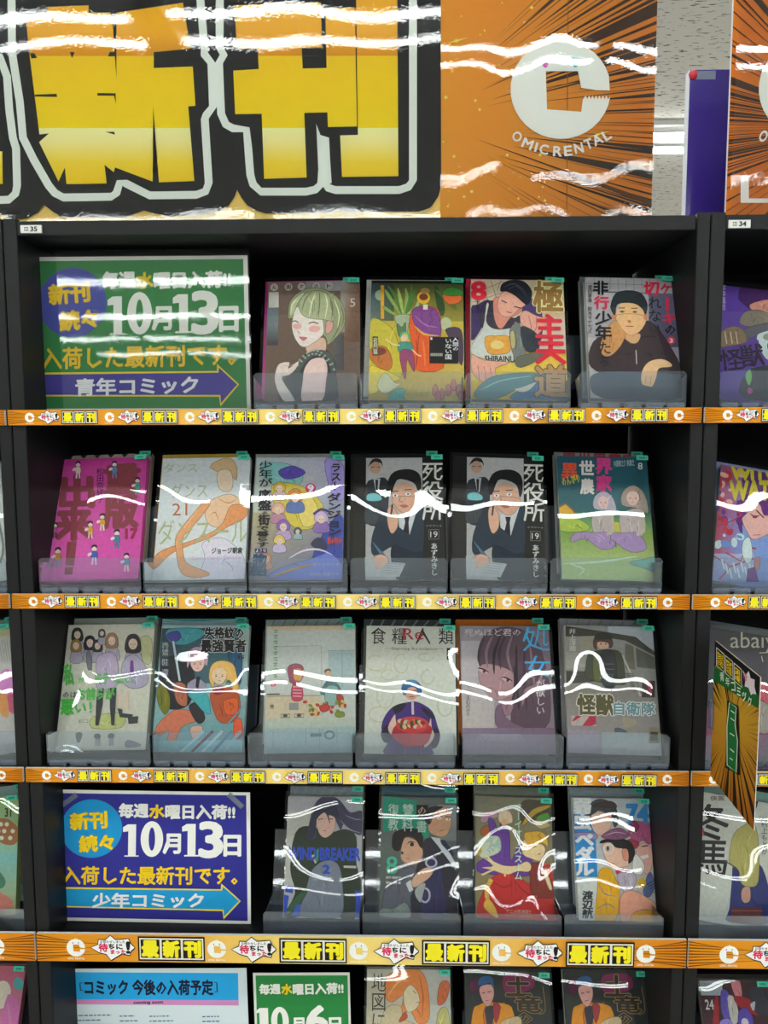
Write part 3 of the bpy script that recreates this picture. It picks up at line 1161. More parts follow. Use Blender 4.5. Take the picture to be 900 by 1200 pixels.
def tiny(A, x, y, k, top, low, prop='c8c0c0'):
    A.E('d8c0b4', x, y, 17 * k, 20 * k)
    A.B('2a2024', [(x - 20 * k, y - 2), (x - 14 * k, y - 24 * k), (x + 14 * k, y - 26 * k), (x + 20 * k, y - 2), (x, y - 14 * k)])
    A.B(top, [(x - 18 * k, y + 20 * k), (x + 16 * k, y + 20 * k), (x + 20 * k, y + 62 * k), (x - 20 * k, y + 62 * k)])
    A.S(low, 12 * k, [(x - 8 * k, y + 60 * k), (x - 14 * k, y + 108 * k)], smooth=False)
    A.S(low, 12 * k, [(x + 8 * k, y + 60 * k), (x + 12 * k, y + 108 * k)], smooth=False)
    A.B(prop, [(x - 44 * k, y + 34 * k), (x - 22 * k, y + 24 * k), (x - 16 * k, y + 40 * k), (x - 38 * k, y + 50 * k)])


def b1(A):   # pink cover with brown blocks of lettering
    A.G('b8408e a83a84 bd4a98 c75aa6', 40, 100, 900, 1100)
    A.G('9c2c78 a03078 b03a8a b03a8a', 172, 112, 860, 170)
    A.T('出', 178, 240, 428, 490, '7b3a44', b=.055)
    A.T('来', 145, 495, 415, 742, '7b3a44', b=.055)
    A.T('重', 522, 168, 785, 392, '7b3a44', b=.055)
    A.T('版', 515, 410, 765, 660, '7b3a44', b=.055)
    A.P('7b3a44', '228,758 302,758 282,945 215,938')
    A.P('7b3a44', '212,955 275,955 270,1012 208,1010')
    A.T('17', 678, 675, 765, 750, '8a2a48', b=.06)
    A.T('松田奈緒子', 458, 190, 508, 465, '4e1c44', v=True)
    for a in ((312, 158, 1, 'c8b8b0', 'd0c0c0'), (595, 165, 1, '5a78a0', '5a78a0'), (772, 300, 1.0, '4e8c80', '4e8c80'), (135, 630, .9, 'a05080', '3a2a44'), (408, 632, 1, 'c08a38', 'c8b0a8'),
              (500, 575, 1, 'c09030', 'd8c0b8'), (612, 705, 1.1, '4f7a94', '4f7a94'), (160, 830, 1.15, 'b08030', '6a8098'), (438, 820, 1.15, '3f5aa0', 'c8c0c8'), (685, 890, 1.05, '55809a', 'd0b8b0')):
        tiny(A, *a)


def b2(A):   # pale cover with a dancer in watercolour
    A.G('b4b9ba b9bec4 c4cad4 c0c6c6', 60, 100, 900, 1100)
    A.B('c4c0dc', '480,780 620,740 720,800 800,900 800,1070 470,1070 500,900')
    A.B('b9a07c', '540,180 620,125 700,120 745,190 740,290 700,250 620,230')
    A.B('d2b8a4', '600,220 690,210 715,290 705,360 650,380 600,330')
    A.B('d4ae90', '520,470 600,420 700,400 800,470 820,560 760,620 640,660 540,640 500,560')
    A.B('c68a5c', '690,500 760,480 822,500 815,580 700,640 560,730 400,790 240,860 110,980 115,880 200,820 400,760 560,690 640,620')
    A.B('cc9468', '500,450 540,470 480,560 380,680 330,740 340,900 400,960 520,1010 520,1040 400,1050 310,1000 280,850 280,720 400,560')
    A.S('a8683e', 6, '540,560 580,540 600,600', taper=True)
    A.S('a8683e', 6, '600,430 680,470 740,440', taper=True)
    A.S('e8c8a0', 12, '440,520 340,660', taper=True)
    A.S('c8a060', 9, '530,200 610,150 700,150 730,240', taper=True)
    A.T('ダンス', 190, 150, 440, 225, 'a0a08c', b=0)
    A.T('ダンス', 240, 310, 520, 425, '9c9f86', b=0)
    A.T('ダンスール', 140, 590, 830, 790, '9aa07a', b=.005)
    A.T('21', 250, 465, 365, 560, 'a8623e', b=-.005)
    A.T('ジョージ朝倉', 552, 820, 790, 868, '23242a', b=.03)
    A.T('Dance Dance Danseur', 400, 885, 785, 912, 'b88ab0', b=0)


def b3(A):   # busy fantasy party cover in violet, gold and blue
    A.G('a9b6b6 a8a0b8 8088a8 b2b8a8', 60, 100, 900, 560)
    A.G('a8a074 9090a8 3f4a86 8a8490', 60, 540, 900, 1100)
    A.B('7fb3b0', '150,170 360,160 480,260 420,340 240,320')
    A.B('bfae4c', '240,330 420,320 560,400 640,520 560,660 420,660 280,520')
    A.B('c9b96a', '430,420 560,440 600,600 480,650')
    A.B('5a4aa0', '290,220 380,180 440,190 500,230 440,270 340,280')
    A.B('9a8cc8', '660,120 790,180 795,420 720,440 660,260')
    A.B('404c94', '690,620 790,600 780,1060 540,1060 560,860')
    A.B('6a78b8', '280,980 540,900 700,860 780,1060 240,1060')
    for x, y, r, h, bd in ((300, 350, 40, 'c8a048', 'b4a0a4'), (420, 420, 52, 'c4803a', '5a6ea0'), (290, 520, 44, 'c89e90', 'a87c90'), (620, 590, 46, 'b09ac0', '8468a0'),
                           (330, 650, 44, '8060a8', 'a890b8'), (300, 760, 38, 'c8b060', 'b0a4c0'), (440, 690, 26, '505a60', '8aa0a4'), (200, 900, 34, 'c88860', 'b08068')):
        A.B(bd, [(x - r * 1.2, y + r * 2.3), (x - r, y + r * .8), (x + r, y + r * .8), (x + r * 1.25, y + r * 2.3)])
        A.B(h, [(x - r, y + r * .5), (x - r, y - r * .6), (x, y - r * 1.25), (x + r, y - r * .6), (x + r, y + r * .6)])
        person(A, x, y + r * .1, r * .62, r * .66, 'd6b8a2', h, brow=False)
    A.S('47406a', 18, '560,560 620,520 690,545')
    A.B('3a3c50', '540,790 590,740 640,760 660,820 600,830')
    A.S('c8c0d4', 16, '370,900 480,840 600,830 700,870', taper=True)
    A.S('a8883c', 20, '230,1040 400,980 560,940', taper=True)
    A.T('少年が', 150, 140, 238, 345, '2c2a30', v=True, b=.02)
    A.T('序盤', 145, 365, 230, 530, '2c2a30', v=True, b=.035)
    A.T('の', 170, 535, 205, 560, '2c2a30', b=.03)
    A.T('街', 140, 560, 225, 640, '2c2a30', b=.04)
    A.T('で暮らす', 132, 645, 215, 812, '2c2a30', v=True, b=.03)
    A.R('3a2c60', 115, 820, 207, 852)
    A.T('ような', 122, 824, 200, 848, 'd0c8d8', b=.03)
    A.T('物語', 108, 862, 200, 1032, '33506e', v=True, b=.04)
    A.T('ラスト', 700, 165, 768, 380, '32303a', v=True, b=.03)
    A.T('ダンジョン', 672, 400, 765, 730, '32303a', v=True, b=.03)
    A.E('b02a72', 540, 360, 40, 40)
    A.T('9', 520, 332, 560, 388, 'dcdce0', b=.05)
    A.T('前の村の', 668, 738, 772, 792, 'c8503c', b=.04)
    A.T('サトウとシオ', 556, 935, 755, 960, 'b8b8c8', b=0)
    A.T('臥待始 和狸ナオ', 530, 1005, 752, 1035, 'a8a8bc', b=0)


def b4(A):   # two office men, one on the telephone, black border
    A.R('1d1c1b', 40, 90, 900, 1100)
    A.R('262622', 78, 560, 180, 1070)
    A.G('a8a8a8 aaa9aa a5a3a2 9c9a9a', 176, 112, 622, 1068)
    A.B('2c3038', '176,330 250,280 345,290 350,520 300,640 176,610')
    A.B('2b2626', '195,180 230,122 290,125 308,180 290,150 220,155')
    A.E('ae8a78', 252, 190, 44, 48)
    A.S('22201f', 5, '215,185 245,185', smooth=False)
    A.S('22201f', 5, '262,185 290,185', smooth=False)
    A.P('aaa8aa', '235,280 290,275 275,390 258,390')
    A.P('24242a', '250,285 272,285 268,390 256,385')
    A.B('6eb0b4', '185,405 240,390 295,415 290,450 190,450')
    A.B('3b4146', '175,520 240,505 300,530 290,620 175,630')
    A.B('27323f', '225,740 290,560 340,500 420,560 450,660 560,480 622,490 622,860 470,850 400,800 240,880')
    A.B('1c2734', '380,800 540,860 622,860 622,1060 420,1060')
    A.P('b4b8bc', '440,560 480,540 590,490 520,720 440,660')
    A.P('1d1c22', '476,575 520,575 512,620 518,720 470,690 486,620')
    A.E('bb9580', 480, 430, 106, 120)
    A.B('bb9580', '380,430 590,430 560,530 510,562 450,540')
    A.B('1e1c1e', '350,300 400,225 520,205 600,250 612,360 590,420 570,330 500,290 420,290 375,400 350,390')
    for x, y in ((408, 412), (508, 400)):
        A.E('d8d0c8', x, y, 22, 13)
        A.E('3a3230', x, y, 7, 8)
        A.S('2a2422', 7, [(x - 28, y - 32), (x + 26, y - 36)], smooth=False)
    A.S('8a5a48', 6, '448,425 440,455 470,465')
    A.B('a05a50', '440,490 480,484 512,494 480,510')
    A.B('c29a82', '345,530 380,490 425,560 425,660 380,710 350,640')
    A.S('303844', 14, '385,480 375,570', smooth=False)
    A.B('4a6a84', '225,770 250,790 330,880 310,900')
    A.B('c69c84', '240,900 290,870 350,900 340,960 280,990 250,960')
    A.P('a8aaa8', '170,890 240,900 260,985 360,930 490,940 440,1045 175,1040')
    for k in range(5):
        A.S('6c7074', 3, [(300 + k * 12, 1010 - k * 18), (430 + k * 6, 1020 - k * 18)], smooth=False)
    A.T('死役所', 632, 150, 775, 610, 'c4c4c0', v=True, b=.015)
    A.T('19', 682, 695, 738, 742, 'c8c8c4', b=0)
    A.S('8c8c88', 3, [(672, 682), (748, 682), (748, 755), (672, 755)], smooth=False, closed=True)
    A.T('あずみきし', 688, 785, 736, 1040, 'c8c8c4', v=True, b=.012)
    A.T('シヤクショ', 650, 645, 768, 658, '9a9a96', b=0)


def b6(A):   # meadow with two seated figures, teal sky and orange-pink lettering
    A.G('1f4a5c 214e60 2a5e60 2a5a5e', 60, 100, 900, 560)
    A.G('3c6c58 3a6450 7a9a5a 8aa85c', 60, 540, 900, 700)
    A.G('6f8c48 7a9448 96a468 92a36a', 60, 690, 900, 890)
    A.G('92a46c 8fa26c a4b47e a0b07c', 60, 880, 900, 1100)
    A.B('c0983a', '110,510 160,485 220,540 210,570 110,570')
    A.S('7c4c34', 12, '110,505 160,478 235,545', smooth=False)
    A.B('98a84c', '110,580 240,590 340,650 300,690 120,690')
    A.B('a8a848', '500,620 580,620 620,700 520,700')
    A.B('5f9a90', '640,930 760,900 860,880 860,1000 760,970')
    A.S('aec4b0', 16, '130,950 400,930 700,880', taper=True)
    A.S('aec4b0', 14, '190,950 300,990 250,1040', taper=True)
    for (x, y, k, hh) in ((450, 450, 1.0, '9f98a4'), (675, 410, 1.15, '94857a')):
        A.B(hh, [(x - 75 * k, y + 60 * k), (x - 70 * k, y - 30 * k), (x, y - 75 * k), (x + 72 * k, y - 20 * k), (x + 100 * k, y + 110 * k), (x + 30 * k, y + 80 * k)])
        A.B('a49a98', [(x - 95 * k, y + 150 * k), (x - 40 * k, y + 95 * k), (x + 60 * k, y + 90 * k), (x + 70 * k, y + 220 * k), (x + 40 * k, y + 290 * k), (x - 60 * k, y + 290 * k)])
        person(A, x - 5, y + 10 * k, 42 * k, 46 * k, 'c4a8a0', hh, brow=False)
        A.B('927ba2', [(x - 60 * k, y + 250 * k), (x + 30 * k, y + 250 * k), (x + 90 * k, y + 350 * k), (x - 20 * k, y + 380 * k), (x - 140 * k, y + 300 * k), (x - 250 * k if k == 1 else x - 180, y + 330 * k),
                       (x - 220 * k if k == 1 else x - 160, y + 255 * k)])
        A.S('a8a08c', 20 * k, [(x + 60 * k, y + 100 * k), (x + 70 * k, y + 230 * k), (x + 20 * k, y + 260 * k)])
    A.T('異', 130, 168, 248, 288, 'cc4e34', b=.028)
    A.T('世', 265, 145, 372, 250, 'c8c4c0', b=.04)
    A.T('界', 388, 125, 508, 240, 'bb3a7c', b=.05)
    A.T('農', 272, 285, 372, 400, 'c8c4c0', b=.04)
    A.T('家', 395, 255, 505, 375, 'bb3a7c', b=.05)
    A.T('のんびり', 128, 262, 265, 330, 'b4b04c', b=.03, rot=-14)
    A.T('内藤騎之介 剣康之', 525, 130, 680, 180, 'a8bcc0', b=.01, rot=-5)
    A.T('8', 708, 150, 742, 200, 'c8d0c8', b=.02)


def c1(A):   # pale classroom group cover with green lettering
    A.G('b2b1a4 b5b2a6 aeb0a4 aeafa4', 60, 60, 900, 1100)
    A.B('a8a880', '760,200 840,220 830,400 770,380')
    A.B('a4aa70', '400,810 620,790 610,900 390,900')
    for x, y, k, h in ((280, 165, .9, '2f3230'), (270, 250, .85, '8c6c3c'), (375, 230, .95, '2a2830'), (432, 255, .8, '302c34'), (465, 160, .55, '4a4648'), (540, 215, 1.0, '8f6c50'), (700, 240, 1.25, '2f2a2e')):
        A.B('9690a0' if k < 1.2 else '9a94a6', [(x - 50 * k, y + 160 * k), (x - 34 * k, y + 52 * k), (x + 36 * k, y + 52 * k), (x + 55 * k, y + 160 * k)])
        A.B(h, [(x - 42 * k, y + 60 * k), (x - 44 * k, y - 10), (x - 22 * k, y - 48 * k), (x + 22 * k, y - 48 * k), (x + 44 * k, y - 5), (x + 42 * k, y + 60 * k)])
        person(A, x, y + 8 * k, 27 * k, 32 * k, 'c4b0a2', h, brow=False)
    A.B('a093a8', '440,340 560,320 590,480 560,590 430,590 420,440')
    A.B('9a94a6', '620,400 700,330 790,420 810,560 700,600 620,540')
    A.P('6a3a78', '680,380 702,380 708,470 690,500 676,460')
    A.B('6c6a72', '350,320 380,310 390,440 360,440')
    A.P('34363c', '430,600 480,590 470,720 440,880 415,880 420,740')
    A.P('34363c', '525,590 575,590 565,760 558,882 535,882 525,740')
    A.S('c4a898', 20, '600,620 598,740', smooth=False)
    A.S('c4a898', 20, '655,620 655,760', smooth=False)
    A.P('3a3c40', '580,750 620,760 620,790 700,800 690,830 600,820')
    A.P('3a3c3e', '660,820 740,815 735,870 665,875')
    A.B('5a5e60', '270,940 315,940 300,1000 280,1005')
    for x in (430, 535):
        A.E('5c5c5e', x, 965, 26, 22)
        A.R('84868a', x - 18, 985, x + 18, 1040)
    A.B('70747a', '640,1050 660,1000 760,1040 700,1056')
    A.T('私', 180, 405, 255, 560, '4f9a4c', b=.05)
    A.T('が', 290, 500, 330, 550, '6cae68', b=.04)
    A.T('モテ', 420, 480, 520, 560, '5aa458', b=.05)
    A.T('ない', 560, 500, 700, 560, '5aa458', b=.04)
    A.T('のは', 175, 615, 275, 660, '4a4a50', b=.02)
    A.T('お前らが', 282, 590, 560, 680, '4f9a4c', b=.05)
    A.T('悪', 160, 675, 250, 790, '42a03e', b=.05)
    A.T('い！', 265, 700, 385, 780, '4f9a4c', b=.03)
    A.T('谷川ニコ', 290, 828, 360, 862, '3c3c3e', b=0)


def c2(A):   # two fantasy figures, teal and orange
    A.G('93a3a6 9aa2a2 5c8c90 5c9498', 50, 60, 900, 1100)
    A.G('33404c 2c4a5a 3c6a74 3a3c40', 140, 130, 752, 560)
    A.B('22242a', '145,420 260,340 380,420 400,560 360,720 240,760 150,700')
    A.B('3e8c94', '200,140 420,130 480,180 330,260 210,230')
    A.B('403e88', '190,180 270,150 300,200 240,240')
    A.B('24506e', '650,300 755,320 750,560 700,520')
    A.S('a9b8bc', 16, '240,230 290,540', smooth=False)
    A.B('6a6a24', '118,610 160,560 210,640 215,740 180,800 130,720')
    A.B('a06048', '250,560 330,570 345,720 300,730 260,680')
    A.B('b66a50', '200,800 270,760 400,780 410,850 300,900 240,1050 180,1050 210,920 90,1000 120,880')
    A.B('2d2c30', '360,730 430,710 480,830 430,870 380,800')
    A.B('3f9aa0', '350,640 430,600 500,660 520,790 470,780 400,700')
    A.B('8b8498', '350,560 420,520 480,560 470,620 360,610')
    A.P('1f2026', '415,510 445,510 430,600 408,590')
    A.B('a88aa0', '345,400 370,300 430,275 500,310 498,420 460,400 380,380 350,440')
    person(A, 424, 405, 52, 56, 'd0a89c', '7a5a74')
    A.B('a04e2e', '520,640 600,590 720,620 745,760 690,860 590,860 540,760')
    A.B('c05a2c', '620,700 720,680 720,790 640,800')
    A.B('7c2c30', '540,600 600,580 620,630 560,650')
    A.B('c8a25c', '510,520 530,420 600,385 690,410 720,500 735,620 690,620 670,540 560,540 545,600')
    person(A, 588, 500, 55, 60, 'dab49a', 'a87c40')
    A.B('c85030', '700,850 750,840 760,960 700,980')
    A.B('c09a8a', '370,900 460,890 440,980 390,990')
    A.G('5ca0a6 88b0b8 7aa4ac 5a8c94', 80, 1000, 760, 1095)
    for k in range(5):
        A.S(('8fb4bc', '6a3c54', '9ab8c0', '4e7c94', '88a8b0')[k], 22, [(300 + k * 80, 1090), (470 + k * 70, 930)], smooth=False)
    A.S('4a90a4', 12, '640,890 790,720', smooth=False)
    A.T('失格紋の', 482, 125, 772, 212, '1b1a1c', b=.04, ol='b8bcbc', ow=.05)
    A.T('最強賢者', 452, 222, 790, 318, '1b1a1c', b=.04, ol='b8bcbc', ow=.05)
    A.T('進行諸島 肝匠 馮昊', 160, 240, 205, 500, 'a8b0b4', v=True, b=0)
    A.T('15', 735, 345, 775, 372, '1b1a1c', b=.03)


def c3(A):   # kitchen scene, woman with pink hair and a cook
    A.G('b0a89c aeb0ac a4aaa6 a6aaa4', 100, 100, 880, 1120)
    A.G('b59c7c b8a080 b4ae9c b8b0a0', 150, 110, 845, 150)
    A.R('aeb2ae', 150, 150, 845, 640)
    A.S('8d9290', 5, '225,275 575,270 575,640', smooth=False)
    A.R('96a6a6', 628, 312, 832, 640)
    A.S('74888a', 4, '735,315 738,600', smooth=False)
    A.S('74888a', 4, '628,312 832,312', smooth=False)
    A.R('b4a790', 150, 665, 570, 840)
    A.S('6a6860', 5, '158,660 570,662', smooth=False)
    A.G('a8aca0 a4a89e 9aa29a a2a89e', 140, 830, 840, 905)
    A.G('94a4a4 8a9c9c 8a9e9e 98a8a8', 140, 905, 840, 1100)
    for x in (210, 455, 560, 690):
        A.S('6c8082', 3, [(x, 910), (x, 1040)], smooth=False)
    A.R('526a70', 490, 950, 575, 975)
    A.E('5c7478', 635, 965, 42, 34)
    A.E('90a2a2', 635, 965, 26, 20)
    A.B('8c5060', '315,440 370,410 430,430 440,500 400,560 340,560 325,520')
    A.E('b68e52', 395, 498, 34, 52)
    A.E('3a2a20', 385, 488, 5, 6)
    A.S('c8505c', 6, '380,540 400,545', smooth=False)
    A.B('a84058', '355,570 420,575 430,690 350,690')
    for k in range(4):
        A.S('c8a0a4', 7, [(356, 590 + k * 24), (424, 594 + k * 24)], smooth=False)
    A.B('6a4434', '600,470 640,458 650,500 625,520')
    A.E('b89a80', 630, 500, 26, 32)
    A.B('4a6a6c', '600,570 650,545 710,590 715,650 570,655')
    A.B('7f9c98', '610,600 700,600 700,730 610,730')
    A.B('9a3c34', '690,660 740,670 740,750 710,750')
    A.R('7a8080', 328, 715, 400, 770)
    for k in range(26):
        x = 450 + (k * 41) % 310
        y = 710 + (k * 29) % 100
        A.E(('9c3a30', '6a7c34', 'b09c50', 'a8a490', '7c5034')[k % 5], x, y, 18, 12, rot=k * 30)
    A.B('a83c38', '560,745 620,730 640,770 580,790')
    A.B('6f7c34', '680,795 740,790 750,825 690,830')
    for x in (300, 405):
        A.S('3f4444', 5, [(x - 34, 800), (x + 34, 800), (x + 34, 826), (x - 34, 826)], smooth=False, closed=True)
        A.E('3f4444', x, 812, 18, 10)
    for k in range(9):                  # worn vertical title, not readable
        y = 135 + k * 44
        A.S('5c8a64', 6, [(204, y + 8), (240, y + 5)], smooth=False)
        A.S('5c8a64', 6, [(224, y), (218 + (k % 3) * 5, y + 30)], smooth=False)
        A.S('5c8a64', 5, [(206, y + 26), (238, y + 22 + (k % 2) * 8)], smooth=False)
    A.E('b42a40', 206, 565, 22, 22)
    A.T('2', 198, 552, 214, 580, 'd8c0c0', b=.02)
    A.R('4a4a40', 158, 640, 258, 650)
    A.T('西', 186, 728, 212, 755, '4a4032', b=.03)


def c4(A):   # off-white cover, figure in blue hat and violet coat carrying a red bowl
    A.G('b4b6ac b4b6ae b9bcb4 b2b4aa', 80, 90, 820, 1120)
    for cx, cy, rx, ry, r in ((370, 400, 60, 75, 20), (570, 505, 50, 55, 0), (250, 650, 70, 100, 20), (700, 720, 58, 90, 0), (180, 400, 90, 60, 30), (280, 490, 60, 40, 0), (200, 800, 70, 60, 0), (560, 350, 60, 30, 0)):
        A.S('a8a890', 10, [(cx + rx * math.cos(t * .63) * (1 if r == 0 else .9), cy + ry * math.sin(t * .63)) for t in range(9)])
    A.B('3a2668', '225,930 240,830 310,740 420,705 500,705 600,770 640,880 660,980 600,1060 590,1110 250,1110 280,1000')
    A.B('26222c', '310,740 400,715 380,760 330,790')
    A.B('26222c', '520,740 590,780 620,830 560,800')
    A.B('241f38', '220,940 280,880 290,1010 240,1010')
    A.B('241f38', '620,900 660,960 640,1040 600,1050')
    A.E('b88a7a', 448, 630, 52, 58)
    A.B('2f5f88', '372,620 380,570 420,535 480,535 520,580 520,640 495,650 480,590 420,590 400,650')
    A.E('4a7aa0', 448, 545, 46, 18)
    A.S('2a2228', 8, '420,612 440,616', smooth=False)
    A.S('2a2228', 8, '462,616 482,612', smooth=False)
    A.S('8c3a3c', 7, '430,662 466,660', smooth=False)
    A.S('b8a8b0', 18, '455,700 458,800', smooth=False)
    A.B('c4a498', '270,900 320,800 330,850 340,920 300,960')
    A.B('c4a498', '540,1040 590,830 600,900 620,960 580,1030')
    A.B('9c2434', '335,880 450,830 590,890 590,960 550,1030 420,1050 340,1010 300,960')
    A.E('b03a3c', 455, 880, 125, 66)
    for k in range(18):
        A.E(('b8a070', '3a4628', 'c05040', 'a8a890', '7a2228')[k % 5], 360 + (k * 53) % 190, 850 + (k * 31) % 60, 20, 15, rot=k * 40)
    A.S('a03040', 6, '400,1030 400,1110', smooth=False)
    A.S('a03040', 6, '515,1030 518,1110', smooth=False)
    for ch, x in zip('食糧人類', (140, 300, 480, 655)):
        A.T(ch, x, 118, x + 112, 248, '202020', b=0)
    A.T('Re', 380, 120, 540, 212, 'a02a38', b=0)
    A.T('〜Starving Re:velation〜', 248, 272, 690, 300, '44443e', b=0)
    A.T('1', 716, 275, 748, 368, '2a2a28', b=-.01)


def c5(A):   # close portrait in dusky mauve with blue script
    A.G('8c868c 5c4a58 70606c a49ca0', 60, 100, 900, 1130)
    A.G('a7a4a8 9a949c a49a98 aaa49e', 80, 220, 330, 940)
    A.B('54404c', '205,330 240,200 330,130 480,120 640,200 720,420 760,700 720,900 480,900 440,700 230,420')
    A.B('9c7c80', '215,430 300,400 480,470 500,600 470,680 380,690 300,650 225,560')
    A.B('8a6a74', '380,690 480,660 470,760 440,800 400,790')
    for k, s_ in enumerate(('220,420 215,300 260,190', '280,430 270,300 320,180', '330,480 330,320 380,180', '380,440 370,300 420,180', '470,480 430,320 470,180', '520,760 500,520 500,250',
                            '580,760 560,540 560,260', '640,600 620,420 600,250', '460,700 490,600 480,420')):
        A.S(('3f2f3c', '7c6470', '2f222e')[k % 3], 22, s_, taper=True)
    A.B('8c6a70', '640,560 690,480 690,560 600,610 540,740 560,600')
    for x, y in ((245, 455), (425, 525)):
        A.E('b8a0a0', x, y, 36, 14, rot=24)
        A.E('5c2c30', x + 8, y + 4, 12, 12)
        A.S('241a22', 11, [(x - 42, y - 22), (x, y - 14), (x + 46, y + 12)], taper=True)
    A.S('6c444c', 6, '290,585 315,588', smooth=False)
    A.B('6c5468', '340,760 380,720 420,820 520,880 560,900 360,900')
    A.G('7c6c80 6c5468 847482 90828c', 90, 900, 800, 1110)
    for k in range(14):
        A.S('948890', 7, [(190 + k * 22, 1000 + (k % 3) * 10), (230 + k * 22, 950), (300 + k * 20, 1010)], taper=True)
    A.T('死ぬほど君の', 105, 130, 530, 185, 'c4bcc0', b=0)
    A.T('処', 545, 115, 750, 305, '3f9ccc', b=0)
    A.T('女', 558, 340, 755, 505, '3f9ccc', b=0)
    A.T('が欲しい', 652, 525, 712, 800, 'c8c0c4', v=True, b=0)
    A.T('でぃーえむたろう', 112, 560, 150, 810, '3c3840', v=True, b=0)


def c6(A):   # grey ruins with a uniformed woman
    A.G('8a8884 8c8c90 6c6c66 77756c', 60, 110, 900, 620)
    A.G('77716a 706c68 8a8484 8c8688', 60, 600, 900, 1130)
    A.P('a4a8b0', '430,115 765,115 790,300 640,200 430,160')
    A.P('3c3a34', '110,120 430,160 640,190 780,300 790,330 560,220 330,190 110,200')
    A.P('8c8676', '215,200 330,190 330,300 225,310')
    A.P('605c50', '560,240 620,260 640,440 560,430')
    A.P('50544c', '640,270 780,340 790,430 650,420')
    A.P('8e8c84', '110,320 320,310 300,420 110,450')
    A.P('3f3a36', '110,460 330,460 320,540 115,560')
    A.S('a4a098', 12, '540,330 680,640', smooth=False)
    for k in range(12):
        A.S('3c3830', 6, [(560 + k * 6, 470 + k * 12), (620 + k * 6, 470 + k * 12)], smooth=False)
    A.P('38302e', '690,520 790,520 790,650 690,650')
    A.P('a02438', '730,520 755,520 765,640 740,620')
    A.B('3a4030', '280,330 350,300 440,290 530,320 560,500 540,560 270,520 260,430')
    A.B('4f5628', '320,330 370,360 380,520 320,520')
    A.B('2c3034', '380,320 480,320 490,560 390,560')
    for y in (400, 440, 480):
        A.S('5c605c', 6, [(400, y), (475, y)], smooth=False)
    A.E('c09a84', 392, 250, 46, 40)
    A.B('4b3630', '320,270 325,210 390,190 455,205 465,260 440,280 430,240 350,235 345,295')
    A.B('2a2c28', '325,205 360,170 430,170 462,205 420,212 350,215')
    A.E('2c2424', 375, 250, 6, 6)
    A.E('2c2424', 412, 250, 6, 6)
    A.T('怪獣', 195, 640, 470, 795, '4f4a30', b=.045, ol='c4c2b4', ow=.045)
    A.T('自衛隊', 475, 690, 790, 790, '5c7a80', b=.03, ol='c4c8c8', ow=.05)
    A.G('a49a94 a49a94 a29894 a09490', 145, 808, 335, 885)
    A.P('9c2840', '180,808 230,808 165,850 150,850')
    A.P('9c2840', '285,808 335,808 335,870 300,885 230,885')
    A.P('8c8270', '540,800 640,830 660,870 550,900')
    A.R('8f8490', 110, 920, 360, 1100)
    A.B('4a5460', '480,900 570,920 580,1000 520,1020')
    A.G('8a9494 8f9898 a8a4a4 9a9a9c', 380, 930, 850, 1110)
    A.R('77705c', 745, 880, 830, 1010)
    A.T('井上淳哉', 138, 140, 184, 312, 'bcbab4', v=True, b=.01)
    A.T('1', 760, 920, 810, 990, '3a3630', b=.01)


def d1(A):   # long dark haired figure in a green jacket, blue lettering
    A.G('96969a 8f9096 9a9c9a a0a09c', 80, 60, 900, 1100)
    A.R('a6a69e', 100, 240, 330, 820)
    A.B('2a3428', '200,410 310,350 470,400 600,370 690,430 690,640 740,830 690,1060 560,1060 420,760 260,1000 240,1060 110,1060 200,880 160,690')
    A.B('6a707c', '330,700 430,620 540,640 580,800 560,1060 240,1060 250,960 300,800')
    A.B('32533a', '210,900 300,850 240,960 130,1060 110,1050')
    A.B('3a3a50', '300,440 330,260 380,150 470,105 560,150 640,240 740,230 735,400 680,400 590,330 560,370 470,200 370,300 370,440')
    A.B('c0a094', '370,290 420,240 510,270 525,330 500,400 440,440 390,400')
    A.B('2f2f42', '350,250 420,170 520,190 545,280 470,260 480,330 440,240 370,300 350,420 310,430')
    A.S('77788e', 8, '600,260 680,290 735,290', taper=True)
    A.S('77788e', 8, '560,300 640,370 735,400', taper=True)
    A.S('201c24', 6, '385,298 425,290', smooth=False)
    A.S('201c24', 6, '465,290 505,292', smooth=False)
    A.S('8c5a54', 5, '420,385 450,385', smooth=False)
    A.P('b0a070', '330,580 350,570 375,630 360,645')
    A.P('2a7c78', '350,560 390,520 385,620 365,630')
    A.P('a8a49c', '590,655 690,655 690,675 590,672')
    A.T('WIND BREAKER', 150, 520, 720, 612, '2c46a4', b=.05)
    A.T('2', 424, 655, 475, 718, '2c46a4', b=.06)
    A.T('にいさとる', 345, 740, 480, 775, 'a4a8a8', b=0)
    A.P('2f4aa8', '118,822 185,822 180,880 118,870')
    A.P('2f4aa8', '110,890 150,900 130,1030 105,1060')
    A.P('3c58b0', '170,1060 200,980 245,960 235,1062')
    A.P('2f4aa8', '680,850 730,850 720,1070 680,1060 690,930')


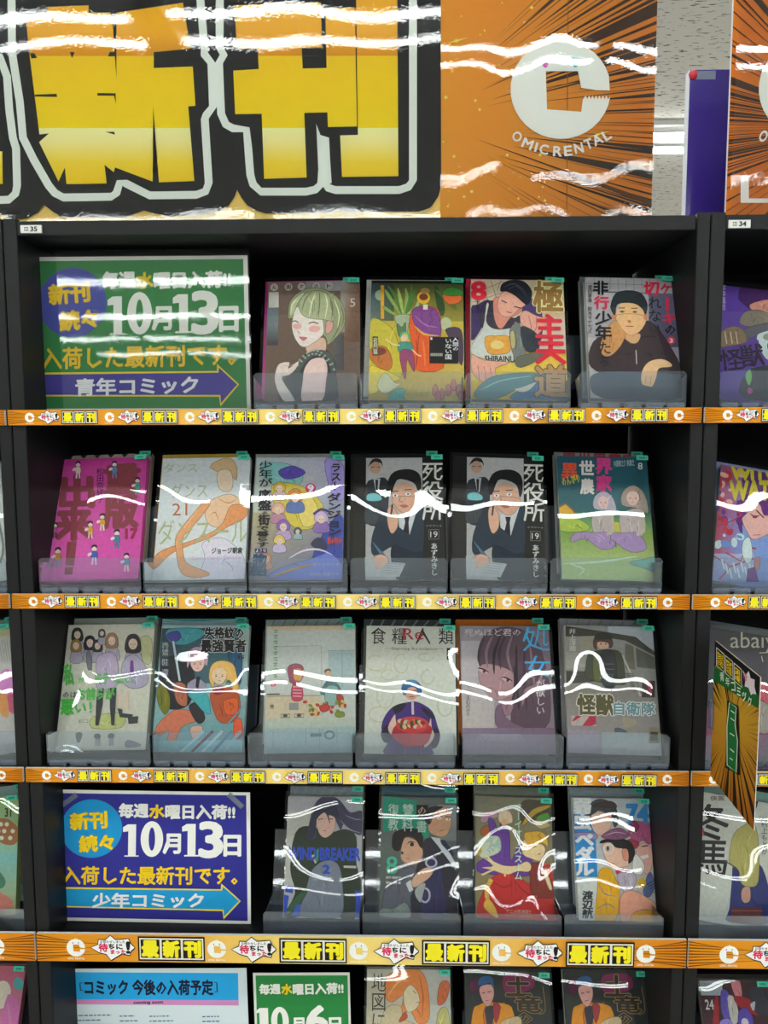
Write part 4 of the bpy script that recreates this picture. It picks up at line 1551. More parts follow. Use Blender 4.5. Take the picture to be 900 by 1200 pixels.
def d2(A):   # two suited men, one holding handcuffs, on green lettering
    A.G('5c625e 505456 2a3040 4a524e', 60, 60, 900, 1110)
    A.P('168068', '120,110 390,150 390,280 470,280 490,400 470,450 380,370 200,370 120,400')
    A.R('1c1412', 385, 180, 480, 280)
    A.G('8a908c 7c8488 5c6468 606866', 560, 180, 710, 460)
    A.B('262430', '430,520 480,440 580,470 700,640 715,1080 330,1080 340,900')
    A.B('2c2a4c', '470,600 560,620 620,900 610,1080 430,1080')
    A.P('aab0b4', '500,430 570,440 610,480 705,640 705,690 560,500')
    A.P('22283a', '575,455 610,450 640,490 690,560 680,580 590,490')
    A.B('b0886c', '480,330 520,230 600,190 660,240 665,330 640,400 590,430 500,400')
    A.B('241e1e', '455,300 475,210 560,190 600,195 530,240 495,330')
    for x, y in ((570, 282), (640, 290)):
        A.E('c8c8c4', x, y, 18, 11)
        A.E('3c4a48', x + 3, y, 6, 7)
        A.S('2a2020', 8, [(x - 24, y - 20), (x + 20, y - 16)], smooth=False)
    A.S('7c4c3c', 5, '570,385 610,372')
    A.B('50525c', '130,860 200,760 300,680 370,680 400,800 340,900 330,1080 120,1080')
    A.B('b08c74', '260,560 290,440 400,470 440,560 400,640 340,650 270,620')
    A.B('1f1719', '190,470 210,400 300,370 400,375 440,440 425,520 380,450 330,430 290,440 250,540 200,530')
    A.E('1f1a1c', 350, 492, 16, 16)
    A.S('241a1c', 9, '312,490 335,470 375,478', taper=True)
    A.E('2a2224', 272, 560, 9, 12)
    A.S('7a4c44', 5, '300,600 330,606', smooth=False)
    A.P('b0b2b4', '300,800 340,770 360,850 330,868')
    A.B('b8947c', '345,780 400,710 470,670 520,690 500,740 440,790 370,830')
    A.S('8c6654', 4, '450,700 480,730', smooth=False)
    A.S('9a9aa8', 14, [(505 + 42 * math.cos(t * .7), 632 + 36 * math.sin(t * .7)) for t in range(9)], closed=True)
    A.S('9a9aa8', 16, [(455 + 38 * math.cos(t * .7), 890 + 55 * math.sin(t * .7)) for t in range(9)], closed=True)
    A.B('8f9290', '375,850 420,800 460,800 440,880 420,950 380,900')
    A.B('6f7a74', '100,1060 110,1000 200,1000 290,950 330,1000 325,1070')
    A.T('復', 160, 175, 245, 270, 'a8b8b0', b=.01)
    A.T('讐', 275, 175, 362, 270, 'a8b8b0', b=.01)
    A.T('の', 398, 195, 462, 258, 'b8a090', b=0)
    A.T('教', 160, 290, 240, 385, 'a8b8b0', b=.01)
    A.T('科', 272, 290, 358, 388, 'a8b8b0', b=.01)
    A.T('書', 388, 305, 468, 395, 'a8b8b0', b=.01)
    A.T('8', 145, 590, 232, 725, '3ca088', b=.01)
    A.T('原作 廣瀬 俊', 140, 745, 262, 765, 'b8bab8', b=.02)
    A.T('漫画 河野 慶', 140, 785, 260, 806, 'b8bab8', b=.02)


def d3(A):   # red cloaked blond figure reaching out, violet robes
    A.G('6c6c5c 7c7a60 6c5a48 7c7048', 90, 60, 900, 1100)
    A.B('4a4234', '480,150 620,140 700,160 690,330 560,300 470,320')
    A.B('a88c38', '480,320 560,210 680,170 690,190 580,250 500,330')
    A.B('4f8a3c', '590,270 680,230 690,300 620,320')
    A.B('b0a070', '560,300 650,300 700,330 620,360')
    A.B('a48090', '150,310 180,250 260,240 290,280 230,300 180,330')
    A.B('9c5a2c', '150,390 195,350 240,380 230,430 170,430')
    A.B('c8b49c', '300,240 380,230 400,320 300,320')
    A.B('5b3484', '210,310 250,300 300,400 305,330 350,360 380,420 390,620 470,460 560,560 540,680 500,740 140,720 130,640 240,560')
    A.S('7c58a4', 8, '310,420 320,600', taper=True)
    A.S('3c2260', 8, '350,420 340,600', taper=True)
    A.B('b0b8a4', '135,470 240,430 300,440 310,540 230,590 150,600')
    A.E('d0a070', 335, 318, 24, 28)
    A.B('a88c34', '130,590 160,560 150,520 135,540')
    A.B('a82a28', '160,900 240,760 330,720 450,740 540,790 640,640 690,640 740,800 740,1085 160,1085')
    A.B('742c24', '540,640 640,640 720,800 720,900 560,890 540,760')
    for s_ in ('230,900 330,970 450,960', '420,780 500,860 620,920', '250,790 330,830 400,800'):
        A.S('6c1c1e', 8, s_, taper=True)
    A.B('d2b68c', '340,660 440,655 510,620 548,650 530,700 440,700 360,730 250,700 160,680 250,665 170,600 280,640')
    A.S('d2b68c', 16, '270,660 200,590', smooth=False)
    A.S('d2b68c', 14, '260,690 160,740', smooth=False)
    A.S('d2b68c', 14, '335,710 345,745', smooth=False)
    A.B('c49c38', '495,400 540,385 620,380 670,420 680,500 640,470 540,490 500,450')
    A.B('d4b48c', '490,450 530,480 630,480 660,530 620,610 560,600 480,560')
    A.S('5c3a20', 7, '560,505 590,500', smooth=False)
    A.S('7c4030', 6, '600,560 625,556', smooth=False)
    A.B('d2b68c', '660,660 690,740 715,830 690,830 650,720')
    A.S('c2a048', 34, '235,770 200,850 205,930')
    for k in range(6):
        A.S('7c5c20', 4, [(190 + k * 3, 790 + k * 22), (230 - k * 3, 800 + k * 22)], smooth=False)
    A.B('c2a048', '180,950 210,920 260,980 290,1075 220,1040 175,990')
    A.T('オーイ・オーズスーム'.replace('・', ''), 420, 165, 474, 770, 'a8c8b8', v=True, b=.02)
    A.T('24', 205, 450, 312, 545, 'a8b8b0', b=-.01, ol='3c7868', ow=.03)
    A.T('アニメ化決定!!', 350, 1002, 545, 1034, 'c89a8c', b=.02)
    A.T('TVアニメ 制作決定', 345, 1048, 560, 1062, 'b08468', b=0)


def d4(A):   # cyclists in profile, blue title band on the left
    A.G('a8b0b4 aab0b2 9a948e a4a4a0', 70, 60, 900, 1110)
    A.P('2678b0', '115,250 260,255 285,400 305,750 145,750 130,600')
    A.B('8c7ca4', '130,400 280,400 290,450 140,440')
    A.B('353c3c', '215,250 240,170 320,125 430,170 460,300 430,350 400,260 300,220 250,300')
    A.B('d0aa98', '255,260 330,230 400,260 410,330 370,400 310,415 260,360')
    A.B('c88a78', '375,240 405,235 405,290 385,300')
    A.S('2a2a2c', 6, '265,300 320,280', taper=True)
    A.B('3a2c30', '255,180 400,140 450,190 340,190')
    A.B('9c4c72', '530,350 580,300 640,300 700,310 715,450 700,480 640,450 600,500 560,440')
    A.B('7c2c50', '570,290 620,330 600,380 545,380')
    A.B('c4988c', '600,520 650,470 710,500 725,620 690,720 640,680 610,600')
    A.S('2c2226', 9, '640,500 690,490', smooth=False)
    A.P('c8c8c8', '625,580 690,560 695,585 635,605')
    A.B('8c3048', '540,440 620,470 590,520 550,490')
    A.B('c49618', '315,700 400,680 440,760 470,850 440,1095 275,1095 300,900')
    A.S('5c7484', 9, '310,800 360,880 450,900', taper=True)
    A.S('5c7484', 9, '300,1000 380,960 440,1000', taper=True)
    A.B('cda694', '340,540 350,480 420,460 500,480 530,560 560,640 480,670 400,660')
    A.B('1c191c', '320,480 350,450 480,440 560,470 590,570 540,640 540,560 500,520 440,510 400,470')
    A.B('c4826c', '490,530 530,525 540,600 505,610')
    A.B('7c4c6c', '330,430 400,370 480,355 540,400 530,430 440,450')
    A.S('b89ab0', 7, '350,420 440,390 520,400', taper=True)
    A.E('b8c8c8', 388, 525, 40, 42)
    A.E('cda694', 388, 525, 32, 34)
    A.E('2a4a58', 380, 520, 12, 20)
    A.S('8c4040', 6, '385,632 430,640', smooth=False)
    A.B('a82c48', '450,690 530,690 530,730 450,720')
    A.B('a49caa', '450,730 560,700 600,760 560,850 500,860')
    A.B('c4c4c0', '590,560 660,640 640,720 570,700')
    A.B('4c5a80', '700,700 740,800 700,900 650,860')
    A.B('c48e78', '480,900 560,850 640,880 740,950 740,1010 640,1000 560,1090 480,1090')
    A.B('b88818', '590,1020 740,1010 750,1095 560,1095')
    A.E('b89620', 640, 790, 34, 40)
    for k in range(5):
        A.S('2c3040', 7, [(680 + k * 12, 800 + k * 18), (740 + k * 3, 770 + k * 20)], smooth=False)
    A.P('b4b8b4', '148,755 305,755 278,1095 162,1092')
    A.T('弱虫', 125, 120, 245, 375, 'c8ccd0', v=True, b=.05)
    A.T('ペダル', 142, 395, 262, 745, 'c8ccd0', v=True, b=.06)
    A.T('74', 525, 165, 690, 312, '2678b0', b=.05)
    A.T('渡辺航', 192, 860, 262, 1078, '2c3034', v=True, b=.04)


def e1(A):   # orange haired girl in pencil colours
    A.G('aaa692 a4aaaa a8b0b2 b4ac94', 100, 60, 900, 700)
    A.B('c87c40', '290,160 420,110 540,110 600,200 620,400 600,490 530,500 480,420 440,420 380,480 420,300 330,350 280,300')
    A.S('dca668', 14, '300,300 380,200 480,150', taper=True)
    A.B('c4bca0', '420,280 470,220 520,260 545,330 520,390 460,420 430,380')
    A.S('a85a2c', 10, '540,150 570,300 560,470', taper=True)
    A.S('7c6a48', 6, '495,265 520,285', smooth=False)
    A.S('a86a50', 5, '520,350 545,345', smooth=False)
    A.B('b4a888', '300,380 400,380 420,470 520,520 520,700 240,700 250,480')
    A.B('a84c28', '385,480 430,420 450,460 400,490')
    A.B('b8623c', '700,210 760,190 775,240 740,340 680,360')
    A.B('a8a468', '680,430 760,400 780,700 670,700')
    A.T('地図に', 178, 140, 280, 560, '3c3428', v=True, b=-.005)


def e2(A):   # man in a yellow suit on black
    A.R('1e2422', 60, 60, 900, 700)
    A.B('6c1c48', '440,150 640,140 670,240 500,290 430,260')
    A.B('4c1438', '165,200 230,180 220,280 160,270')
    A.B('c08018', '180,420 230,370 300,350 440,360 500,420 510,700 180,700')
    A.B('a8602c', '300,370 340,500 300,620 260,450')
    A.B('2c2a34', '280,390 350,385 330,500 300,560 285,480')
    A.B('8c2c34', '350,350 400,380 360,500 340,420')
    A.B('c0908a', '240,240 330,220 352,280 330,350 290,380 250,320')
    A.B('24507c', '225,220 240,175 300,155 345,175 352,250 320,210 250,230')
    A.S('241a1c', 6, '255,285 280,280', smooth=False)
    A.S('241a1c', 6, '300,275 325,272', smooth=False)
    A.S('7c3c3c', 5, '285,338 310,334', smooth=False)
    A.T('土', 450, 150, 640, 300, '2a2018', b=.03, ol='8c7444', ow=.03)
    A.T('竜', 520, 300, 720, 420, '2a2018', b=.03, ol='8c7444', ow=.03)
    A.T('の唄', 515, 410, 640, 620, '2a2018', v=True, b=.03, ol='8c7444', ow=.03)
    A.B('a89878', '380,520 460,460 560,470 520,700 380,700')
    A.S('8c6c3c', 5, '740,230 750,400 700,430')


def r1(A):   # violet cover, masked figure
    A.G('4c3280 4e3484 503a88 4c3684', 100, 100, 900, 1060)
    A.B('2a2c36', '330,1050 350,860 505,810 700,800 900,860 900,1060')
    A.B('3a1c50', '285,300 320,210 400,175 520,180 600,240 620,340 560,420 400,400 320,350')
    A.B('a87468', '370,360 520,320 600,360 580,420 420,420')
    A.B('6c6458', '295,470 340,410 440,400 520,430 620,440 620,540 420,530 310,510')
    A.B('4c4c54', '310,560 420,510 600,490 700,500 680,560 460,580 340,620')
    A.B('6c5c48', '158,560 260,520 330,560 340,640 200,670 155,670')
    for x in (185, 225, 265):
        A.S('a89880', 9, [(x, 560), (x + 14, 650)], smooth=False)
    A.B('a8b4b4', '420,600 480,560 700,520 760,640 700,780 520,780 450,700')
    A.E('7c7c74', 500, 600, 34, 26)
    A.P('4a3078', '155,700 430,620 480,800 150,860')
    A.T('怪', 150, 690, 315, 850, '1c1428', b=.02, rot=-7)
    A.T('獣', 300, 655, 470, 820, '1c1428', b=.02, rot=-7)
    A.T('8号', 500, 600, 700, 780, '1c1428', b=.02, rot=-7)
    A.B('6ca060', '335,880 370,840 385,900 365,960 345,930')
    A.E('b43c8c', 370, 1000, 20, 22)
    A.T('松本直也', 160, 205, 188, 405, 'a898c0', v=True, b=.01)


def r2(A):   # violet-haired figure with red lines, yellow block title
    A.G('6c88b8 5c7cb4 6c84b8 7c90b8', 60, 80, 900, 1080)
    A.R('4c2868', 330, 100, 900, 560)
    A.G('8c3448 7c5c90 6c84b8 9c3c48', 100, 150, 330, 860)
    rr = random.Random(4)
    for k in range(34):
        A.E(('a83040', '5c7cb0', 'c8a090', 'a8c0c0', '50307c', '9c2c3c')[k % 6], rr.uniform(130, 330), rr.uniform(180, 840), rr.uniform(12, 40), rr.uniform(10, 30), rot=rr.uniform(0, 90))
    A.G('8890b0 98a4b8 8a98b4 7c84ac', 90, 860, 420, 1080)
    A.B('58206c', '290,480 330,440 640,420 720,560 660,760 560,700 350,600 330,700 300,640')
    A.B('c49c94', '330,600 350,560 460,470 500,560 600,560 600,660 430,750 370,690')
    A.S('241428', 10, '390,545 430,570 470,560', taper=True)
    A.E('7c2c34', 430, 572, 20, 12)
    A.S('3c2028', 10, '440,520 500,580', smooth=False)
    A.S('7c3c3c', 5, '415,715 470,712', smooth=False)
    for s_ in ('150,420 250,500 330,560', '130,650 260,600 330,550', '110,880 240,960 150,1060', '240,960 420,900', '200,850 320,920 350,830', '330,800 440,820'):
        A.S('a83444', 12, s_, smooth=False)
    for k in range(9):
        A.S('b8c8c8', 13, [(170 + k * 30, 900 + (k * 37) % 80), (190 + k * 30, 980 + (k * 37) % 80)], smooth=False)
    A.B('b8c4c0', '340,760 390,740 410,880 370,940 330,860')
    A.B('a8706c', '430,900 470,890 460,980 425,980')
    A.P('602870', '370,980 430,960 460,1080 360,1080')
    A.T('WITCH', 248, 138, 700, 282, 'b8ac30', b=.05)
    A.T('WATCH', 235, 295, 730, 440, 'b8ac30', b=.05)


def r3(A):   # blackboard-grey cover with chalk lettering and pink lower half (zoom scale 5.714)
    A.G('44444a 403e42 5c4050 50505a', 60, 60, 700, 1100)
    A.G('8c4468 8c4468 7c3c60 7c3c60', 60, 640, 700, 960)
    A.B('a8505c', '380,500 520,480 520,640 420,640')
    A.B('8c8880', '400,600 520,620 520,800 420,780')
    A.T('abaiy', 262, 130, 560, 270, 'a8a898', b=-.01)
    A.S('a8a898', 6, '455,270 520,265 540,250')
    A.S('a8a898', 6, '470,290 480,330')


def r4(A):   # off-white cover, figure in ochre jacket and blue hakama
    A.R('adafa8', 0, 60, 900, 1120)
    A.T('侠医', 150, 118, 260, 155, '5c3c38', b=.02)
    A.T('冬', 30, 185, 290, 460, '26282a', b=.02, rot=2)
    A.T('馬', 50, 470, 280, 740, '26282a', b=.02, rot=2)
    A.E('a42c34', 77, 398, 25, 38)
    A.T('弐', 62, 375, 92, 420, 'd0a0a0', b=.02)
    A.B('23242a', '440,140 460,90 500,90 520,150 500,225 450,215')
    A.B('2e3466', '300,1000 320,760 340,660 520,640 600,820 640,1100 290,1100')
    A.B('9c965c', '300,560 330,420 420,340 490,330 525,480 525,780 460,830 390,800 370,700 300,640')
    A.S('77713c', 7, '350,470 370,620', taper=True)
    A.S('77713c', 7, '440,440 420,640', taper=True)
    A.S('77713c', 7, '390,450 380,600', taper=True)
    A.B('b08878', '400,840 455,830 460,930 420,955 390,920')
    A.P('5c2c2c', '315,990 550,985 560,1110 310,1110')
    A.S('8c5c54', 5, '315,1015 555,1015', smooth=False)
    A.S('4a4c48', 10, '255,620 350,680', smooth=False)
    A.T('村上もとか', 550, 310, 592, 580, '3a3a3c', v=True, b=.01)


def r5(A):   # dark crowded cover with 24 (zoom scale 9)
    A.R('3a2028', 100, 200, 1300, 1500)
    A.R('8c9498', 178, 262, 420, 400)
    for k in range(8):
        A.S('4c586c', 7, [(196 + k * 25, 335), (206 + k * 25, 280), (214 + k * 25, 325)])
    A.B('b46c74', '520,270 620,270 620,420 560,430')
    A.B('53489a', '400,360 470,360 500,480 440,640 380,560')
    A.B('a8a49c', '460,420 540,420 560,600 480,680')
    A.B('8c1c24', '320,430 360,430 340,640 320,720 260,720')
    A.B('8c1c24', '530,410 700,430 780,580 600,520')
    A.B('4c3c90', '560,560 650,510 710,600 690,720 560,700')
    A.E('b8b0b8', 620, 650, 40, 44)
    A.B('7c70b0', '350,640 460,620 500,760 350,760')
    A.B('2a2c38', '700,330 860,330 900,560 760,560')
    A.T('24', 210, 440, 300, 530, 'b0b0b0', b=.02)
    A.B('a8a8ac', '700,480 760,450 730,540')


def l2(A):   # pale cover, only its right edge in view (frame of the photograph)
    A.G('b0b4b0 b0b4b0 a8b0ac a8aca8', -200, 500, 60, 720)
    A.S('6c6c70', 3, '-4,600 4,640 0,660')


def l3(A):
    A.G('a4a09c a4a4a0 a0a09c a8a4a0', -200, 700, 60, 900)
    A.G('8c8448 8c8448 a09c7c a09c7c', -200, 726, 60, 746)
    for k in range(8):
        A.S('4c4c50', 1.5, [(-10 + k * 3, 750), (-6 + k * 3, 775)], taper=True)
    A.B('b070a8', '0,790 12,785 16,810 2,812')
    A.B('a8506c', '8,815 18,815 18,835 10,832')
    A.B('b4804c', '0,812 8,815 10,840 0,835')


def l4(A):
    A.G('7c9048 8ca048 7ca090 6ca094', -200, 915, 60, 1000)
    A.G('6ca09c 6ca0a0 8c9c50 a06c60', -200, 1000, 60, 1075)
    A.B('8c5c34', '-6,962 10,960 24,975 16,990 -2,985')
    for k in range(9):
        A.E('b8c0b4', -6 + (k * 7) % 24, 966 + (k // 3) * 8, 2.5, 2.5)
    A.B('b06c60', '-20,1040 8,1050 16,1060 8,1066 -20,1070')
    A.B('3c6c54', '-4,1020 6,1030 4,1040 -8,1040')
    A.T('31', 6, 947, 13, 957, '2c3020', b=.03)


def l5(A):
    A.G('8c3c50 9c4858 b080a0 a888a0', -200, 1120, 60, 1280)
    A.E('b4b0a0', 4, 1165, 12, 16)
    A.B('a85c90', '12,1165 30,1180 30,1210 10,1215')
    A.B('3c8c8c', '20,1145 30,1150 28,1160 18,1155')
    A.S('a8708c', 3, '14,1175 22,1200')

# ------------------------------------------------------------------ book builder
def cover_box(name, w_, h_, t, material, parent):
    """cover wrap: front and back boards plus spine, open on the left"""
    k = 0.0007
    return boxes(name, [(-w_ / 2, w_ / 2, 0, k, 0, h_), (-w_ / 2, w_ / 2, t - k, t, 0, h_), (w_ / 2 - k, w_ / 2, k, t - k, 0, h_)], material, parent)


_cmat = {}


def card_mat(hx):
    if hx not in _cmat:
        _cmat[hx] = mat('cover_card_' + hx, hexc(hx), 0.45, 0.35)
    return _cmat[hx]


def sticker_print():
    A = Art(lambda x, y: (x, y), None)
    A.R('3fa48c', 0, 0, 15.5, 6.2)
    for a, b in ((4, 5.2), (5.8, 7), (7.6, 8.6), (9.2, 10.6), (11, 11.8)):
        A.R('1f5a4c', a, 2.2, b, 4.2)
    A.R('2a6a5a', 3.5, 1.2, 12.4, 1.6)
    return A


_stick = []


def sticker(parent, x, z, y, w_, rot=0):
    o = boxes('library_sticker', [(0, 0.0165, -.0003, 0, 0, 0.0074)], card_mat('3fa48c'), parent)
    o.location = (x, y, z)
    o['label'] = 'small teal sticker'
    if not _stick:
        A = sticker_print()
        A.v = [(v[0] * .00106, v[1], v[2] * .00118) for v in A.v]
        _stick.append(A.build('sticker_print', M['plainprint'], o))
        s = _stick[0]
    else:
        s = link(_stick[0].copy(), o)
    s.location = (0, -.00032, 0)
    return o


def book_basis(bx, by, bz, lean, roll):
    return Matrix.Translation((bx, by, bz)) @ Matrix.Rotation(-lean, 4, 'X') @ Matrix.Rotation(roll, 4, 'Y')


def place(px_bot, px_top, Zb, h_, lean, yy=None):
    """base point on the tray floor and the roll that carries the top edge to where it stands"""
    if Zb > 1.2:                    # near eye level: the depth of the tray is known, the height is not sensitive
        B_ = at(px_bot[0], px_bot[1], yy or (0.028 if Zb > 1.5 else 0.037))
        B_.z = Zb
    else:
        B_ = atz(px_bot[0], px_bot[1], Zb)
    n = Vector((0, math.cos(lean), -math.sin(lean)))
    v = at(px_top[0], px_top[1], 1.0) - CAM
    t = (B_ - CAM).dot(n) / v.dot(n)
    T_ = CAM + v * t
    roll = math.atan2(T_.x - B_.x, h_)
    return B_, roll


def book(label, group, basis, w_, h_, edge, draw, quad=None, seed=1, thick=0.013, sleeve_amp=0.0007, st=True, wl=0.10, extra=0.010, stx=-0.0165, curl=-0.0):
    r = empty('manga_book', label=label, cat='book', group=group, basis=basis)
    c = cover_box('cover', w_, h_, thick, card_mat(edge), r)
    boxes('page_block', [(-w_ / 2 + .001, w_ / 2 - .0012, .0008, thick - .0008, .0015, h_ - .0015)], M['pages'], r)
    if quad:
        fm = homog(quad, [(-w_ / 2, h_), (w_ / 2, h_), (w_ / 2, 0), (-w_ / 2, 0)])
        A = Art(fm, (-w_ / 2, 0, w_ / 2, h_))
    else:
        A = Art(lambda x, y: (-w_ / 2 + x * w_, h_ * (1 - y)), (-w_ / 2, 0, w_ / 2, h_))
    A.line = 3.2 if quad and abs(quad[1][0] - quad[0][0]) > 200 else 0
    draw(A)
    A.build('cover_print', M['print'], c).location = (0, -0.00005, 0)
    sheet('plastic_sleeve', w_ + .007, h_ + extra + .002, sleeve_amp, seed, M['sleeve'], r, 22, 30, y=-.0036, z0=-.002, wl=wl, curl=curl)
    if st:
        sticker(r, w_ / 2 + stx, h_ - .0062, -.0040 - 2.1 * sleeve_amp, w_)
    return r


def tray(label, xa, xb, zs, lean, y0=0.004, depth=0.092, lip=0.048, back=0.112):
    """clear display tray: base, front lip, low sides, leaning back plate and notched front foot"""
    w_ = xb - xa
    r = empty('display_tray', ((xa + xb) / 2, y0, zs), label, 'display tray', 'clear display trays along the shelves')
    h = w_ / 2 - .0006
    t = .0016
    prism('front_lip', [(-h, .003), (h, .003), (h, lip - .004), (h - .004, lip), (-h + .004, lip), (-h, lip - .004)], 0, t, M['acrylic'], r)
    boxes('base_plate', [(-h, h, t, depth, .003, .0048)], M['acrylic_base'], r)
    for s in (-1, 1):
        x0 = s * h
        sd = mesh('side_panel', [(x0, t, .0048), (x0, depth, .0048), (x0, depth, lip * .55), (x0, t, lip - .006),
                                 (x0 - s * .0012, t, .0048), (x0 - s * .0012, depth, .0048), (x0 - s * .0012, depth, lip * .55), (x0 - s * .0012, t, lip - .006)],
                  [(0, 1, 2, 3), (7, 6, 5, 4), (0, 4, 5, 1), (1, 5, 6, 2), (2, 6, 7, 3), (3, 7, 4, 0)], M['acrylic'], r)
    bk = boxes('back_plate', [(-h, h, 0, .0014, 0, back)], M['acrylic'], r)
    bk.location = (0, depth - .022, .0050)
    bk.rotation_euler = (-lean, 0, 0)
    ft = []
    n = 5
    p = w_ / n
    for k in range(n):
        ft.append((-h + p * k + .0028, -h + p * (k + 1) - .0028, -.0004, .0012, .0004, .0078))
    boxes('front_foot', ft, M['acrylic_base'], r)
    return r


def crop(o, k=6.6667):
    return lambda *q: [(a, b) for a, b in q]


# name: crop origin, quad TL TR BR BL (crop units, scale 6.667), draw, shelf row, back-book offset, edge colour, back colour, labels
S_ = 6.6667
LEAN = [math.radians(a) for a in (21, 23.2, 21.8, 21)]
ZB = [SURF[0] + .013, SURF[1] + .012, SURF[2] + .011, SURF[3] + .012]
TRW = [  # tray edges, pixels on the front plane, and row
    (0, 483, [(297, 420), (421, 543), (545, 669), (677, 804)]),
    (1, 690, [(46, 166), (168, 290), (291, 408), (410, 525), (527, 642), (644, 776)]),
    (2, 892, [(55, 177), (179, 288), (290, 414), (416, 534), (541, 661), (663, 785)]),
    (3, 1088, [(307, 422), (424, 541), (543, 660), (662, 780)]),
]


def px(o, q):
    return (o[0] + q[0] / S_, o[1] + q[1] / S_)


def back_draw(col, extra=None):
    def d(A):
        A.R(col, 0, 0, 1, 1)
        if extra:
            extra(A)
    return d


def zig(A):
    for k in range(7):
        A.P('2a2024', [(k * .16, 0.0), (k * .16 + .04, 0.03), (k * .16 + .08, 0.0)])
        A.P('2a2024', [(k * .16 + .08, 0.065), (k * .16 + .12, 0.035), (k * .16 + .16, 0.065)])


def teal_waves(A):
    for k in range(6):
        A.S('9ab8bc', .012, [(0, .01 + k * .02), (.4, .03 + k * .01), (1, .0 + k * .02)])


def grey_streaks(A):
    for k in range(7):
        A.S('77807c', .02, [(.1 + k * .13, .0), (.05 + k * .12, .09)], smooth=False)


def red_kanji(A):
    A.T('異世界農家', .1, .0, .95, .12, '9c3c44', b=.04)


def violet_top(A):
    A.R('8c90b8', 0, 0, 1, .08)


B_ = [
    ('A1', (295, 310), '137,112 835,115 838,1062 103,1058', a1, 0, '7a5c50', 'a8307c', None,
     'manga book with a short haired woman in a sleeveless dress on brown', 'pink edged copy behind the short haired woman cover', (-8, 0)),
    ('A2', (420, 310), '108,112 812,112 822,1030 80,1030', a2, 0, 'b0ac98', 'b4b4ac', None,
     'manga book with a lush garden, robed figure and child', 'white copy behind the lush garden cover', (-8, 0)),
    ('A3', (538, 310), '98,98 805,98 845,1050 100,1052', a3, 0, 'b8b0a0', 'b02238', None,
     'manga book with man in pale apron and red 8', 'red copy behind the pale apron cover', (-5, 0)),
    ('A4', (670, 310), '100,88 790,85 868,1035 145,1035', a4, 0, '9a9a9e', '5c6868', None,
     'manga book with boy in dark jacket resting cheek on hand', 'grey copy behind the boy in dark jacket', (-2, 0)),
    ('B1', (45, 520), '172,112 850,112 770,1060 68,1058', b1, 1, 'b8408e', 'a89c90', zig,
     'bright pink manga book with brown block lettering and tiny figures', 'zigzag patterned copy behind the bright pink book', (-1, 0)),
    ('B2', (165, 520), '180,112 850,110 805,1075 95,1070', b2, 1, 'b8bcb8', 'b9993c', None,
     'pale manga book with a bare shouldered dancer and number 21', 'mustard yellow copy behind the pale dancer book', (-8, 0)),
    ('B3', (283, 520), '122,112 800,115 775,1062 72,1060', b3, 1, 'a8a8b0', 'a4a4a0', None,
     'colourful fantasy party manga book with a pink circled 9', 'grey white copy behind the fantasy party book', (-6, 0)),
    ('B4', (402, 520), '80,108 780,108 800,1070 75,1070', b4, 1, '1d1c1b', '1a1a1a', None,
     'black bordered manga book of man telephoning, left of the pair', 'black copy behind the left telephoning man book', (-6, 0)),
    ('B5', (520.5, 520), '72,106 772,106 792,1068 67,1068', b4, 1, '1d1c1b', '1a1a1a', None,
     'black bordered manga book of man telephoning, right of the pair', 'black copy behind the right telephoning man book', (-3, 0)),
    ('B6', (640, 520), '95,108 775,108 855,1075 130,1070', b6, 1, '1f4a5c', '8c8c84', red_kanji,
     'teal sky manga book with two figures sitting on grass', 'grey copy behind the teal sky meadow book', (0, 0)),
    ('C1', (50, 718), '215,95 865,95 790,1080 108,1072', c1, 2, 'b2b1a4', '9ca49c', None,
     'pale classroom manga book with bright green lettering', 'pale grey copy behind the green lettered classroom book', (-2, 0)),
    ('C2', (168, 718), '160,105 818,108 760,1095 78,1085', c2, 2, '93a3a6', '4f9098', teal_waves,
     'manga book with silver haired swordsman and blond girl in orange', 'teal copy behind the swordsman and blond girl book', (-8, 0)),
    ('C3', (290, 718), '155,110 840,108 830,1100 140,1095', c3, 2, 'b0b0a8', '8c9c98', grey_streaks,
     'pale kitchen scene manga book with two cooks at a counter', 'grey green copy behind the kitchen scene book', (-6, 0)),
    ('C4', (415, 718), '105,102 780,105 785,1110 92,1105', c4, 2, 'b4b6ac', '3c4446', grey_streaks,
     'off-white manga book with figure in blue hat carrying red bowl', 'dark copy behind the blue hat and red bowl book', (-5, 0)),
    ('C5', (530, 718), '70,105 742,110 805,1108 95,1105', c5, 2, '84747e', 'c06a14', None,
     'dusky mauve manga book with close portrait and blue script', 'orange edged copy behind the mauve portrait book', (-4, 0)),
    ('C6', (648, 718), '95,112 765,115 850,1110 120,1105', c6, 2, '77756c', '8c8c90', grey_streaks,
     'grey ruins manga book with woman in olive uniform', 'grey copy behind the ruins and olive uniform book', (-1, 0)),
    ('D1', (315, 915), '145,120 740,120 725,1075 100,1075', d1, 3, 'a0a09c', '6c7880', grey_streaks,
     'manga book with long dark haired figure in green jacket, blue title', 'grey copy behind the green jacket figure book', (0, 0)),
    ('D2', (430, 915), '105,120 705,125 712,1085 85,1080', d2, 3, '2f5c54', '1f4c5c', None,
     'manga book with two suited men and handcuffs on green lettering', 'dark teal copy behind the handcuffs book', (0, 0)),
    ('D3', (540, 915), '118,125 705,120 735,1085 118,1080', d3, 3, '7c6c50', '5c6458', None,
     'manga book with red cloaked blond figure reaching out a hand', 'grey green copy behind the red cloak book', (0, 0)),
    ('D4', (655, 915), '110,120 690,120 760,1098 160,1092', d4, 3, 'a8a8a4', '77848c', None,
     'manga book with three cyclist faces and a blue title band', 'grey blue copy behind the cyclist faces book', (0, 0)),
]
